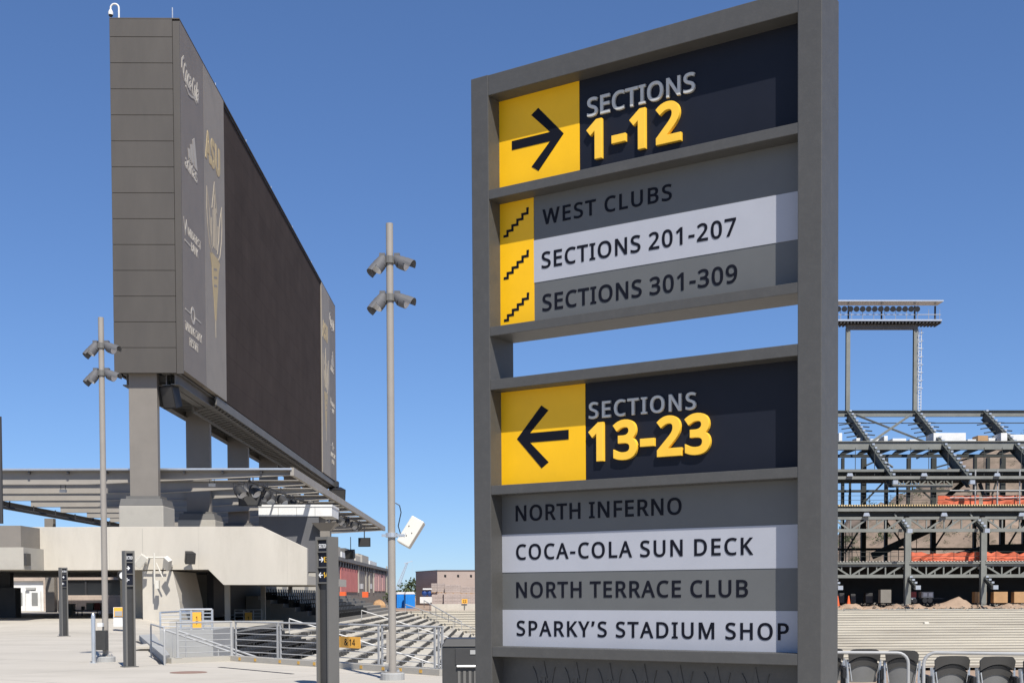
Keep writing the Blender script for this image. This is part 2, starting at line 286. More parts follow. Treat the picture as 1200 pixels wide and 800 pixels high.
# ------------------------------------------------------------------ lettering (outlines, cap height 700)
GLYPHS = {}
for _l in """A 626 534,0 450,217 173,217 89,0 0,0 274,703 353,703 625,0|345,507 335,535 322,578 312,612 301,572 291,535 281,507 202,295 424,295
B 637 295,700 376,696 442,683 494,661 531,629 553,584 561,526 559,500 554,476 546,453 534,433 519,416 500,400 479,388 455,378 427,372 427,367 456,361 483,352 507,341 530,327 548,309 564,288 575,263 582,233 584,199 581,159 571,123 555,91 533,63 505,41 471,23 432,10 389,3 341,0 95,0 95,700|313,402 367,405 408,415 436,431 455,453 466,482 470,517 465,552 452,579 429,600 396,613 353,622 299,625 183,625 183,402|183,328 183,75 325,75 380,79 423,91 454,111 474,137 486,169 490,206 488,230 483,251 474,271 461,288 443,302 420,313 392,322 358,327 318,328
C 620 395,632 359,630 325,624 294,613 266,599 240,580 218,557 198,531 182,501 170,468 160,432 155,392 153,350 156,295 165,245 180,200 201,161 228,128 260,102 299,83 344,71 394,68 424,69 453,71 481,75 509,81 535,88 562,95 562,19 535,10 508,3 481,-3 451,-7 418,-9 381,-10 314,-5 255,10 203,34 159,68 123,110 96,160 76,217 64,281 60,351 62,402 70,451 82,496 99,538 120,576 147,610 177,639 212,664 252,684 296,698 344,707 396,710 432,709 466,705 500,699 532,691 562,681 589,669 554,594 532,604 508,612 482,621 455,627 426,631
D 716 656,357 651,283 636,217 612,160 579,111 537,71 487,40 429,18 364,4 290,0 95,0 95,700 311,700 378,696 439,683 494,661 542,631 582,592 614,546 637,491 651,428|563,354 559,412 549,463 532,507 508,543 478,573 442,596 399,612 351,621 298,625 183,625 183,75 278,75 365,83 436,107 492,146 531,200 555,269
E 545 486,0 95,0 95,700 486,700 486,623 183,623 183,404 469,404 469,327 183,327 183,77 486,77
F 509 183,0 95,0 95,700 486,700 486,623 183,623 183,375 468,375 468,297 183,297
G 714 399,370 641,370 641,26 603,15 565,6 526,-1 486,-6 442,-9 395,-10 326,-5 265,10 212,34 166,67 128,109 99,158 77,216 64,279 60,350 65,420 79,483 103,540 136,590 177,631 227,665 285,690 350,705 423,710 461,709 498,705 534,699 568,691 600,681 631,669 598,592 572,603 544,612 514,621 483,627 451,631 418,632 365,629 317,617 275,598 238,572 207,539 183,500 166,456 155,406 152,350 155,297 164,247 179,202 200,163 229,129 264,102 306,83 357,71 416,67 445,67 471,69 494,72 553,83 553,291 399,291
H 726 630,0 542,0 542,326 183,326 183,0 95,0 95,700 183,700 183,404 542,404 542,700 630,700
I 332 292,0 39,0 39,51 122,70 122,629 39,649 39,700 292,700 292,649 210,629 210,70 292,51
J 268 -4,-186 -19,-186 -33,-185 -45,-183 -76,-174 -76,-99 -43,-106 -6,-109 10,-108 26,-104 41,-99 54,-91 66,-79 76,-65 84,-46 89,-23 90,4 90,700 178,700 178,11 176,-32 168,-69 156,-100 139,-127 118,-149 92,-165 63,-177 31,-184
K 607 607,0 503,0 255,334 183,272 183,0 95,0 95,700 183,700 183,355 243,422 304,488 493,700 596,700 319,395
L 514 95,0 95,700 183,700 183,78 489,78 489,0
M 889 404,0 174,614 170,614 173,564 175,498 176,425 176,0 95,0 95,700 225,700 441,126 445,126 665,700 794,700 794,0 707,0 707,430 708,499 711,562 714,613 710,613 476,0
N 745 650,0 547,0 173,581 169,581 172,528 175,462 176,391 176,0 95,0 95,700 197,700 571,121 575,121 572,168 569,236 568,305 568,700 650,700
O 766 706,351 704,298 697,249 685,203 669,161 649,123 624,89 595,60 561,35 523,16 481,2 434,-7 383,-10 331,-7 283,2 240,16 202,36 168,60 139,90 115,124 95,162 79,204 69,250 62,299 60,352 64,421 75,484 95,540 123,590 158,632 202,666 255,691 315,706 384,711 451,706 509,691 561,666 605,632 641,591 669,541 690,484 702,420|153,351 156,295 164,244 177,199 197,160 222,127 253,101 291,82 334,70 383,67 433,70 476,82 513,101 544,127 569,160 588,199 602,244 610,295 613,351 607,433 588,502 558,558 514,600 456,625 384,633 334,630 291,618 253,600 222,574 197,541 177,502 164,458 156,407
P 593 280,700 364,694 430,676 480,646 515,605 536,555 543,494 542,466 537,438 529,411 517,386 502,362 482,340 458,321 430,304 396,291 357,281 313,275 264,273 183,273 183,0 95,0 95,700|273,625 183,625 183,348 254,348 296,350 333,354 365,362 392,374 414,389 430,408 442,431 450,458 452,490 447,531 433,565 409,591 375,610 329,621
Q 766 706,351 703,296 696,244 683,196 665,152 642,113 615,78 582,49 545,26 502,8 670,-167 543,-167 408,-9 396,-9 383,-10 331,-7 283,2 240,16 202,36 168,60 139,90 115,124 95,162 79,204 69,250 62,299 60,352 64,421 75,484 95,540 123,590 158,632 202,666 255,691 315,706 384,711 451,706 509,691 561,666 605,632 641,591 669,541 690,484 702,420|153,351 156,295 164,244 177,199 197,160 222,127 253,101 291,82 334,70 383,67 433,70 476,82 513,101 544,127 569,160 588,199 602,244 610,295 613,351 607,433 588,502 558,558 514,600 456,625 384,633 334,630 291,618 253,600 222,574 197,541 177,502 164,458 156,407
R 610 288,700 343,698 391,690 432,678 466,661 494,639 516,612 531,580 540,543 543,501 541,466 534,435 523,408 508,385 490,365 470,349 448,335 426,323 403,314 595,0 492,0 323,289 183,289 183,0 95,0 95,700|283,624 183,624 183,364 288,364 340,367 381,379 413,398 435,424 448,457 452,497 450,526 444,550 434,571 420,587 401,601 378,611 351,618 320,622
S 538 492,187 489,148 479,112 462,81 439,54 410,32 375,14 335,1 291,-7 242,-10 216,-9 191,-8 167,-6 144,-3 122,1 102,5 83,11 66,17 50,24 50,108 75,98 105,88 138,79 173,72 209,68 246,67 279,68 308,73 333,80 355,91 373,104 386,120 396,138 402,158 404,179 402,201 397,220 389,237 377,253 360,267 339,281 312,294 279,309 239,324 210,335 184,347 160,359 139,373 120,387 104,403 90,420 79,439 70,459 64,481 60,505 59,531 62,567 71,599 87,627 109,651 135,672 166,688 202,700 240,707 282,710 320,709 355,705 388,699 419,691 448,682 475,671 448,595 423,605 397,614 369,622 340,628 311,631 280,632 253,631 228,627 207,620 189,610 174,598 163,584 155,568 150,550 148,530 150,508 155,489 163,472 175,456 191,442 211,429 236,417 266,403 301,389 340,374 375,358 405,341 432,322 453,301 470,278 482,252 490,222
T 545 317,0 228,0 228,623 10,623 10,700 534,700 534,623 317,623
U 717 627,247 624,200 614,157 598,116 575,80 545,49 508,24 464,5 413,-6 355,-10 275,-2 209,22 156,61 119,114 96,176 88,249 88,700 176,700 176,246 182,193 197,149 222,114 258,88 304,72 360,67 400,69 434,77 463,90 487,107 507,128 522,153 532,182 538,213 540,247 540,700 627,700
V 588 588,700 338,0 250,0 0,700 92,700 250,251 269,196 283,146 294,98 305,146 320,197 338,253 495,700
W 912 899,700 713,0 624,0 487,459 475,501 465,542 456,576 452,597 449,576 441,542 431,500 419,456 286,0 197,0 12,700 104,700 213,273 224,228 233,185 240,144 246,106 252,146 261,189 272,233 283,277 407,700 498,700 626,275 639,229 650,184 658,143 665,106 673,157 684,214 699,274 807,700
X 575 571,0 471,0 285,304 97,0 4,0 236,365 19,700 117,700 288,425 461,700 554,700 337,367
Y 555 277,356 460,700 555,700 322,272 322,0 233,0 233,268 0,700 96,700
Z 561 523,0 37,0 37,67 406,622 49,622 49,700 513,700 513,633 144,78 523,78
0 561 513,351 511,296 507,246 500,199 490,157 476,119 459,86 439,57 415,33 387,15 355,1 319,-7 279,-10 230,-5 187,9 150,33 118,66 93,108 73,157 59,215 51,279 48,351 51,423 58,488 71,545 90,594 114,636 145,668 183,692 227,706 279,711 329,706 372,692 410,668 442,636 467,594 487,545 501,488 510,423|134,351 136,291 141,237 149,191 160,152 175,120 195,96 218,78 246,67 279,64 312,67 341,78 364,95 384,120 399,152 411,191 419,237 424,290 425,351 424,411 419,464 411,510 399,549 384,581 364,605 341,623 312,634 279,637 246,634 218,623 195,605 175,581 160,549 149,510 141,464 136,411
1 561 348,0 264,0 264,489 264,537 266,574 268,610 239,583 207,556 132,495 87,553 276,700 348,700
2 561 510,0 47,0 47,72 230,257 264,291 294,322 320,351 342,378 360,405 375,432 385,459 391,488 393,519 389,554 378,583 359,606 334,623 304,633 270,636 237,634 207,628 180,619 154,605 128,589 101,570 55,627 74,643 94,657 115,670 138,681 162,691 187,699 213,705 241,709 270,710 311,707 349,700 382,687 411,670 436,649 455,623 470,593 478,560 481,524 479,488 471,453 459,421 442,389 421,357 396,326 368,294 336,261 302,226 156,82 156,78 510,78
3 561 483,536 481,506 475,479 466,455 452,433 435,415 415,399 392,386 366,376 338,369 338,365 390,354 431,337 464,312 487,280 500,242 505,199 502,160 492,124 476,91 454,61 425,37 389,17 345,2 295,-7 236,-10 201,-9 167,-6 134,-1 103,6 73,16 44,28 44,109 74,95 106,84 139,75 173,68 205,64 237,63 294,67 339,79 373,100 396,127 410,161 415,201 412,228 404,252 392,272 374,288 352,302 325,312 293,319 258,323 219,325 151,325 151,398 220,398 256,400 288,405 316,415 340,427 360,443 375,461 386,482 393,505 395,530 391,562 380,588 361,609 335,625 304,634 268,637 244,636 221,634 200,630 180,624 161,617 144,609 91,578 48,637 75,656 106,673 141,688 179,700 221,707 267,710 334,704 388,688 430,661 460,625 477,584
4 561 541,159 439,159 439,0 356,0 356,159 21,159 21,232 350,704 439,704 439,236 541,236|356,457 356,503 358,543 359,579 361,612 357,612 337,572 315,535 105,236 356,236
5 561 270,429 315,427 357,419 394,405 427,386 454,363 476,335 492,302 502,265 505,224 501,177 491,136 474,99 450,66 420,39 384,18 342,3 295,-7 243,-10 208,-9 174,-5 142,0 112,8 85,17 62,28 62,110 87,96 116,85 148,76 181,69 213,65 244,64 277,66 308,71 335,80 359,93 379,109 395,130 407,154 414,183 417,215 412,257 398,292 375,320 341,341 297,353 241,357 222,356 201,355 178,352 122,342 78,370 105,700 456,700 456,622 178,622 162,419 207,425 226,428 247,429
6 561 54,299 55,339 58,379 62,419 69,457 79,494 91,530 107,564 126,595 148,623 174,648 205,669 240,687 279,700 324,707 375,710 420,708 436,706 449,704 461,701 461,627 449,631 435,634 421,636 376,639 334,637 296,629 264,617 236,600 212,579 193,555 177,527 164,497 155,465 148,430 143,394 140,356 146,356 157,371 169,385 183,398 199,410 218,419 238,427 260,433 285,437 312,438 351,435 386,427 418,413 446,394 470,370 489,341 503,307 512,268 515,225 512,179 503,137 487,100 467,67 441,40 410,19 375,3 336,-7 292,-10 260,-8 229,-2 199,9 171,23 146,42 123,66 103,93 86,126 72,162 62,203 56,249|291,63 330,67 363,80 391,102 412,134 425,175 429,225 426,267 414,302 396,331 369,353 335,366 294,371 265,368 238,362 214,351 193,338 175,321 160,303 150,283 143,263 141,242 142,221 145,199 150,178 158,158 167,139 179,121 193,104 208,90 226,78 246,70 267,64
7 561 133,0 421,622 43,622 43,700 513,700 513,633 228,0
8 561 279,710 319,708 355,701 388,691 417,676 442,657 462,634 477,608 486,577 489,542 487,515 481,491 471,469 458,449 441,430 423,413 402,398 379,384 356,371 384,356 410,341 434,324 456,306 475,286 491,264 502,239 509,212 512,181 509,144 499,110 483,80 462,54 435,32 403,14 367,1 327,-7 282,-10 235,-7 192,0 154,13 122,30 96,51 75,77 60,107 51,141 48,178 50,209 57,237 68,262 83,284 101,304 122,323 144,339 168,353 193,366 171,379 150,394 131,410 114,428 99,447 87,468 78,490 72,516 71,543 74,577 83,607 98,634 119,656 143,675 173,690 205,701 241,708|132,177 136,145 148,117 169,93 197,74 234,63 280,59 324,63 361,74 390,93 411,117 423,147 427,180 425,202 419,222 409,241 396,257 379,273 358,287 335,301 309,313 280,325 265,330 237,318 213,304 192,290 174,275 159,259 148,241 139,222 134,201|278,640 245,637 215,629 190,614 170,594 159,569 155,539 157,516 163,496 172,478 185,463 200,449 219,437 239,425 260,415 283,404 305,414 326,425 345,436 361,449 376,463 388,479 397,497 402,517 404,539 400,569 389,594 370,614 344,629 314,637
9 561 510,401 509,361 506,321 501,282 495,243 485,206 473,170 457,136 438,105 416,77 389,52 359,31 324,13 284,0 239,-7 188,-10 143,-7 126,-5 112,-3 100,0 100,74 112,70 126,67 141,64 186,61 229,63 267,71 300,83 327,100 351,121 371,145 387,172 399,202 409,235 416,270 420,306 423,343 417,343 406,329 394,315 379,302 363,290 345,281 325,273 303,267 278,263 250,262 212,265 177,273 145,287 117,306 93,330 74,359 60,392 52,431 49,474 52,520 61,562 77,600 98,633 124,660 155,681 190,697 229,707 273,710 305,708 336,701 366,691 393,676 418,657 441,633 461,606 478,574 492,537 502,496 508,451|273,637 234,633 201,619 173,597 152,566 139,525 134,475 138,433 149,397 167,368 193,347 227,334 269,329 299,332 326,338 350,349 371,362 389,379 403,397 414,417 420,437 423,458 422,479 418,500 413,521 406,542 397,561 385,579 372,596 356,610 338,622 318,630 296,636
- 316 39,225 39,301 276,301 276,225
' 221 157,700 137,447 83,447 64,700
& 718 298,711 332,709 362,703 389,693 412,679 431,662 447,641 458,617 465,590 468,560 463,521 450,486 428,455 399,427 366,401 327,376 517,194 533,215 547,239 558,264 569,291 578,320 585,350 673,350 661,309 648,270 633,233 616,199 596,168 573,139 716,0 599,0 514,82 493,65 471,49 448,34 424,22 398,11 370,2 340,-5 308,-8 273,-10 229,-7 190,0 155,12 125,29 99,51 79,77 64,108 55,143 52,182 54,214 60,243 70,269 84,292 101,314 123,333 147,352 174,370 203,388 163,437 150,455 140,473 130,493 123,513 119,535 118,558 120,588 127,616 139,640 156,661 176,679 201,693 230,703 262,709|255,334 233,321 212,307 195,293 179,278 166,263 156,246 148,228 144,208 142,185 146,152 158,123 178,99 205,81 238,70 275,67 315,69 351,76 383,87 412,102 437,118 459,136|295,640 269,638 247,631 228,619 214,602 205,582 202,559 204,536 210,514 221,494 235,473 253,451 275,427 309,449 337,470 357,491 371,512 380,535 382,560 380,582 372,601 359,618 341,630 320,638
a 550 282,534 341,530 388,516 425,492 450,458 465,414 471,358 471,0 408,0 391,75 387,75 372,57 357,41 341,27 324,15 306,6 286,-1 264,-6 239,-9 211,-10 180,-8 152,-2 126,7 103,20 83,37 67,58 55,84 47,113 45,146 52,194 73,235 107,267 155,291 219,307 297,314 386,317 386,348 383,387 374,418 358,439 336,453 309,462 277,465 250,463 224,459 199,452 175,444 152,435 129,425 103,489 127,501 154,512 184,521 216,528 249,533|308,254 249,249 204,238 172,223 151,202 139,176 134,145 137,118 146,97 161,80 181,69 204,62 230,60 272,64 309,76 341,97 366,125 380,163 385,210 385,257
d 603 270,-10 209,-2 156,20 113,58 80,111 60,179 54,262 61,345 80,413 113,466 157,505 210,528 271,535 297,534 321,531 342,525 362,517 379,508 395,497 409,485 422,472 433,458 439,458 436,496 433,535 433,745 520,745 520,0 450,0 437,71 433,71 422,56 409,42 395,30 379,19 361,9 342,1 320,-5 296,-9|283,62 333,67 372,82 400,107 419,143 431,189 434,245 434,261 431,321 420,371 402,411 374,440 334,458 282,464 240,458 205,439 178,408 159,367 147,318 143,260 147,202 159,153 178,114 205,85 240,68
i 253 170,525 170,0 83,0 83,525|127,723 140,721 152,717 162,709 171,699 176,685 177,668 176,651 171,637 162,626 152,619 140,614 127,613 114,614 102,619 91,626 83,637 78,651 76,668 78,685 83,699 91,709 102,717 114,721
l 253 170,0 83,0 83,745 170,745
o 593 540,264 538,222 533,183 523,148 510,116 494,87 474,62 451,40 425,22 397,8 365,-2 331,-8 295,-10 261,-8 229,-2 199,8 171,22 145,40 123,62 103,87 86,116 72,148 62,183 56,222 54,264 57,319 67,368 83,411 106,448 134,479 168,503 207,521 250,532 298,535 344,532 386,521 424,503 458,479 486,448 509,411 526,368 537,319|143,264 145,224 150,189 159,156 172,128 189,105 210,86 235,73 264,64 297,62 330,64 359,73 384,86 405,105 422,128 435,156 444,189 449,224 451,264 449,303 444,339 434,371 421,398 404,420 384,439 359,452 330,460 296,463 247,457 208,439 179,410 159,370 147,321
s 470 425,145 423,113 414,85 400,60 381,39 356,21 327,8 294,-2 257,-8 216,-10 181,-9 149,-6 121,-1 96,6 72,14 51,24 51,102 73,92 99,82 127,73 157,66 187,61 218,60 257,62 289,69 313,81 329,97 339,115 342,137 341,150 337,162 331,173 322,183 309,193 293,204 271,215 245,226 213,239 180,252 151,265 125,278 103,292 85,308 70,325 59,346 52,369 50,396 56,437 74,471 104,499 144,519 192,531 247,535 278,534 308,531 337,526 364,519 390,510 415,500 385,431 363,440 340,448 316,455 291,460 266,464 241,465 209,463 182,457 160,448 145,435 135,419 132,401 134,387 138,375 145,364 156,354 170,344 188,335 210,325 236,313 268,301 299,288 328,276 353,263 375,249 393,233 407,215 417,195 423,172
e 553 286,535 329,532 368,522 402,506 432,484 457,456 477,423 491,385 500,344 503,298 503,246 143,246 149,191 164,146 189,110 222,84 262,69 311,64 343,65 372,68 400,73 426,80 452,89 479,100 479,25 453,14 426,5 400,-1 372,-6 341,-9 307,-10 259,-6 215,4 175,21 140,44 110,74 86,111 68,154 57,204 54,259 57,314 67,363 83,407 105,445 132,477 164,502 201,520 242,532|285,465 247,460 214,447 188,425 167,395 153,358 145,315 413,315 411,343 407,370 399,393 388,414 374,431 357,446 337,456 313,463
k 524 169,356 167,315 165,271 169,271 186,293 210,323 231,348 399,525 500,525 287,301 515,0 411,0 228,245 169,193 169,0 83,0 83,745 169,745
c 471 294,-10 249,-7 208,3 170,19 136,41 108,70 85,107 68,150 57,201 54,260 58,320 68,373 86,418 110,455 140,484 174,507 213,523 255,532 300,535 326,534 352,532 377,527 401,521 421,514 438,507 412,435 357,452 336,456 317,459 298,460 265,457 236,450 211,437 190,420 173,398 160,371 151,339 145,302 143,261 145,221 151,185 160,154 173,127 189,105 210,87 234,75 262,67 293,65 321,66 346,69 369,74 390,80 411,87 429,95 429,19 411,10 392,3 371,-2 348,-7 323,-9
m 917 660,535 714,530 759,515 793,490 818,453 832,404 837,342 837,0 752,0 752,338 749,376 740,407 726,431 705,449 678,459 645,463 599,458 563,443 536,419 518,385 507,342 503,290 503,0 418,0 418,338 416,364 412,387 406,407 397,424 385,438 371,449 353,457 333,461 310,463 277,460 249,453 226,441 208,424 194,402 183,376 175,346 171,312 170,273 170,0 83,0 83,525 153,525 166,454 171,454 183,471 196,486 211,500 228,511 246,520 265,526 285,531 305,534 325,535 364,533 398,526 427,514 452,497 471,475 486,447 491,447 511,475 535,497 563,514 594,526 626,533
n 606 336,535 394,530 441,515 478,490 505,453 521,404 526,342 526,0 441,0 441,336 438,375 429,407 413,431 390,449 360,459 324,463 271,457 231,441 203,414 184,376 173,329 170,273 170,0 83,0 83,525 153,525 166,454 171,454 183,471 198,486 214,500 232,511 251,520 272,526 293,531 314,534
r 405 328,535 360,534 390,529 379,450 351,455 323,457 303,455 283,451 265,444 247,434 231,423 216,408 202,392 191,373 182,353 175,331 171,306 170,280 170,0 83,0 83,525 154,525 164,429 168,429 180,448 193,466 208,483 224,498 242,511 262,521 283,529 305,534
t 354 259,61 299,64 332,72 332,6 322,2 309,-2 293,-5 276,-8 260,-9 244,-10 217,-8 192,-3 168,4 146,16 128,33 112,54 100,81 93,114 90,153 90,459 16,459 16,500 91,534 125,646 176,646 176,525 328,525 328,459 176,459 176,155 179,126 187,102 200,84 216,71 236,63""".split('\n'):
    _a = _l.split(' ', 2)
    GLYPHS[_a[0]] = (int(_a[1]), [[tuple(map(int, q.split(','))) for q in sp.split(' ')] for sp in _a[2].split('|')])

GLYPHS["'"] = (215, [[(62, 703), (168, 703), (172, 688), (152, 606), (112, 500), (34, 500), (48, 572), (58, 640)]])
def embolden(poly, d):
    n = len(poly); out = []
    for i in range(n):
        p0, p1, p2 = Vector(poly[i-1]), Vector(poly[i]), Vector(poly[(i+1) % n])
        a, b = (p1-p0), (p2-p1)
        if a.length < 1e-6 or b.length < 1e-6: out.append(tuple(p1)); continue
        a.normalize(); b.normalize()
        na, nb = Vector((-a.y, a.x)), Vector((-b.y, b.x)); m = na+nb
        if m.length < .2: m = na
        k = 2/max(m.length_squared, .5)
        out.append(tuple(p1+m*(d*min(k, 2.2))))
    return unloop(out)
def unloop(p):
    "drop the small loops an offset outline makes in its tight corners"
    def o(a, b, c): return (b[0]-a[0])*(c[1]-a[1])-(b[1]-a[1])*(c[0]-a[0])
    for _ in range(12):
        n = len(p); hit = None
        for i in range(n):
            for j in range(i+2, n):
                if i == 0 and j == n-1: continue
                a, b, c, d = p[i], p[(i+1) % n], p[j], p[(j+1) % n]
                s1, s2 = o(a, b, c), o(a, b, d)
                if s1*s2 < 0 and o(c, d, a)*o(c, d, b) < 0:
                    f = s1/(s1-s2); hit = (i, j, (c[0]+(d[0]-c[0])*f, c[1]+(d[1]-c[1])*f)); break
            if hit: break
        if not hit: return p
        i, j, x = hit
        p = p[:i+1]+[x]+p[j+1:] if j-i <= n-(j-i) else [x]+p[i+1:j+1]
    return p
def text_polys(s, cap, width=None, bold=0, condense=None):
    "outlines of one line of lettering, starting at x=0 on the baseline; tracking fits the width"
    k = cap/(700+2*bold); runs = []; x = 0; first = None; adv = []
    for ch in s:
        if ch == ' ': adv.append((None, 250)); continue
        a, g = GLYPHS[ch]; adv.append((g, a+2*bold))
    def lay(tr, hx):
        out = []; x = 0
        for g, a in adv:
            if g:
                for sp in g:
                    e = embolden(sp, bold) if bold else sp
                    out.append([((p[0]+bold)*hx+x, p[1]+bold) for p in e])
            x += a*hx+tr
        return out
    def ext(ps):
        xs = [p[0] for q in ps for p in q]; return min(xs), max(xs)
    tr, hx = 0, 1
    if condense: hx = condense
    ps = lay(tr, hx); a, b = ext(ps)
    if width:
        want = width/k; tr = (want-(b-a))/max(1, len(s)-1)
        lo, hi = -25, 70
        if tr < lo or tr > hi:
            trc = max(lo, min(hi, tr)); hx *= (want-trc*(len(s)-1))/(b-a); tr = trc
        ps = lay(tr, hx); a, b = ext(ps)
    return [[((p[0]-a)*k, p[1]*k) for p in q] for q in ps]
def polys_mesh(polys, mtx, depth, bev=0.0, name='lettering', mats='letter_dark', parent=None, smooth=False):
    "fill 2D outlines (holes allowed), give them a thickness, place them by mtx (x right, y up, z out of the face)"
    cu = bpy.data.curves.new(name, 'CURVE'); cu.dimensions = '2D'; cu.fill_mode = 'BOTH'
    cu.extrude = max(depth/2-bev, .0003); cu.bevel_depth = bev; cu.bevel_resolution = 1; cu.offset = -bev
    for q in polys:
        sp = cu.splines.new('POLY'); sp.points.add(len(q)-1)
        for i, p in enumerate(q): sp.points[i].co = (p[0], p[1], 0, 1)
        sp.use_cyclic_u = True
    ob = bpy.data.objects.new(name+'_curve', cu); COL.objects.link(ob)
    dg = bpy.context.evaluated_depsgraph_get()
    me = bpy.data.meshes.new_from_object(ob.evaluated_get(dg))
    bpy.data.objects.remove(ob); bpy.data.curves.remove(cu)
    me.name = name; me.transform(wm(parent).inverted() @ mtx @ Matrix.Translation((0, 0, depth/2)))
    me.materials.clear(); me.materials.append(MT[mats])
    for p in me.polygons: p.material_index = 0; p.use_smooth = False
    o = bpy.data.objects.new(name, me); COL.objects.link(o)
    if parent: o.parent = parent
    WM[o.name] = wm(parent).copy()
    return o
def word_meshes(s, cap, width, bold, mtx, depth, bev, name, mats, parent):
    "one mesh per word of a line"
    polys = text_polys(s, cap, width, bold); k = 0; last = None
    for w in s.split(' '):
        n = sum(len(GLYPHS[ch][1]) for ch in w)
        last = polys_mesh(polys[k:k+n], mtx, depth, bev, name, mats, parent); k += n
    return last
def ring_poly(cx, cy, r, n=20): return [(cx+r*math.cos(2*math.pi*i/n), cy+r*math.sin(2*math.pi*i/n)) for i in range(n)]
def stroke(pts, w):
    "outline of a line of width w along pts (mitred)"
    L, Rr = [], []
    n = len(pts)
    for i in range(n):
        p = Vector(pts[i]); a = Vector(pts[max(i-1,0)]); b = Vector(pts[min(i+1,n-1)])
        if 0 < i < n-1:
            d1 = (p-a).normalized(); d2 = (b-p).normalized(); t = (d1+d2)
            t = t.normalized() if t.length > 1e-6 else d1
            k = 1/max(.4, t.dot(d1))
        else: t = (b-a).normalized(); k = 1
        nn = Vector((-t.y, t.x))*(w/2*k)
        L.append(tuple(p+nn)); Rr.append(tuple(p-nn))
    return L+Rr[::-1]

# ================================================================== THE SETTING
def sstep(a, b, x):
    t = max(0, min(1, (x-a)/(b-a))); return t*t*(3-2*t)
def ground_z(x, y): return .5*sstep(56, 71, y)*sstep(-17, -19.5, x)

K = [gnd(150, 766), gnd(201, 777), gnd(270, 774), gnd(372, 781), gnd(515, 791.5)]      # kerb at the bowl's edge
EDGE = [(-17, 400), (-17, 66), (-11, 66), (-11, 40), (K[1].x, K[1].y), (K[2].x, K[2].y), (K[3].x, K[3].y), (K[4].x, K[4].y),
        (2.2, 24.9), (5.0, 23.2), (9, 20.9), (14, 18.6), (30, 15), (110, 12)]
FIELD_Z = -6.4
def sheet(name, poly, z, m, zf=None, kind='structure'):
    bm = bmesh.new(); vs = [bm.verts.new((x, y, z)) for x, y in poly]; f = bm.faces.new(vs)
    if f.normal.z < 0: f.normal_flip()
    bmesh.ops.triangulate(bm, faces=bm.faces)
    me = bpy.data.meshes.new(name); bm.to_mesh(me); bm.free(); me.materials.append(MT[m])
    o = bpy.data.objects.new(name, me); COL.objects.link(o); WM[o.name] = Matrix.Identity(4)
    o['kind'] = kind; return o
# concourse: flat sheet with a gentle rise towards the building on the left
near = [(-17, 56), (-17, 66.0), (-11, 66.0)]+EDGE[3:]+[(110, -60), (-60, -60), (-60, 56)]
sheet('concourse', near, 0, 'pave')
mb = MB(); xs = [-60, -50, -40, -34, -30, -26, -22, -20, -19.5, -19, -18.5, -18, -17.5, -17]; ys = [56+i for i in range(17)]+[80, 100, 130, 150]
vs = [(x, y, ground_z(x, y)) for y in ys for x in xs]; n = len(xs)
mb.add(vs, [(j*n+i, j*n+i+1, (j+1)*n+i+1, (j+1)*n+i) for j in range(len(ys)-1) for i in range(n-1)])
o = mb.build('concourse_ramp', 'pave', smooth=True); tag(o, kind='structure')
mb = MB()
for i in range(len(EDGE)-1):                                         # retaining wall under the edge of the concourse
    a, b = EDGE[i], EDGE[i+1]; mb.add([(*a, -.004 if a[1] < 66 else .45), (*b, -.004 if b[1] < 66 else .45), (*b, FIELD_Z-.3), (*a, FIELD_Z-.3)], [(0,1,2,3)])
tag(mb.build('retaining_wall', 'conc_grey'), kind='structure')
sheet('field', [(-17, 10), (112, 10), (112, 160), (-17, 160)], FIELD_Z, 'dirt')
# dirt ground all round, out to the horizon
G = 3000
mb = MB()
def q4(x0, x1, y0, y1, z): mb.add([(x0,y0,z),(x1,y0,z),(x1,y1,z),(x0,y1,z)], [(0,1,2,3)])
q4(-G, -60, -G, G, -.02); q4(-60, 110, -G, -60, -.02); q4(110, G, -G, G, -.12); q4(-60, 110, 150, G, -.12)
tag(mb.build('ground', 'dirt'), kind='structure')

# seating terraces: stepped profile, mitred in the far left corner
TOPX, TOPY, TOPZ, TRD, RIS, NROW = -11.0, 150.0, -.14, .85, .27, 22
def prof(i): return i*TRD, TOPZ-i*RIS
def terrace_side():
    mb = MB()
    for i in range(NROW):
        o0, z0 = prof(i); o1, z1 = prof(i+1)
        yn = 34.5 - .55*o0
        x0, x1 = TOPX+o0, TOPX+o1; ya, yb = TOPY-o0, TOPY-o1
        mb.add([(x0, yn, z0), (x1, yn, z0), (x1, yb, z0), (x0, ya, z0)], [(0,1,2,3)])
        mb.add([(x1, yn, z0), (x1, yn, z1), (x1, yb, z1), (x1, yb, z0)], [(0,1,2,3)])
        mb.add([(x1, yn, z0), (x1+.09, yn, z0), (x1+.09, yb-.09, z0), (x1, yb, z0), (x1, yn, z0-.07), (x1+.09, yn, z0-.07), (x1+.09, yb-.09, z0-.07), (x1, yb, z0-.07)], [(0,1,2,3),(1,5,6,2),(4,7,6,5),(0,4,5,1)])
    return mb
side = tag(terrace_side().build('seating_terrace', 'tread_side'), 'pale concrete seating steps running away below the scoreboard on the left of the bowl', 'seating terrace')
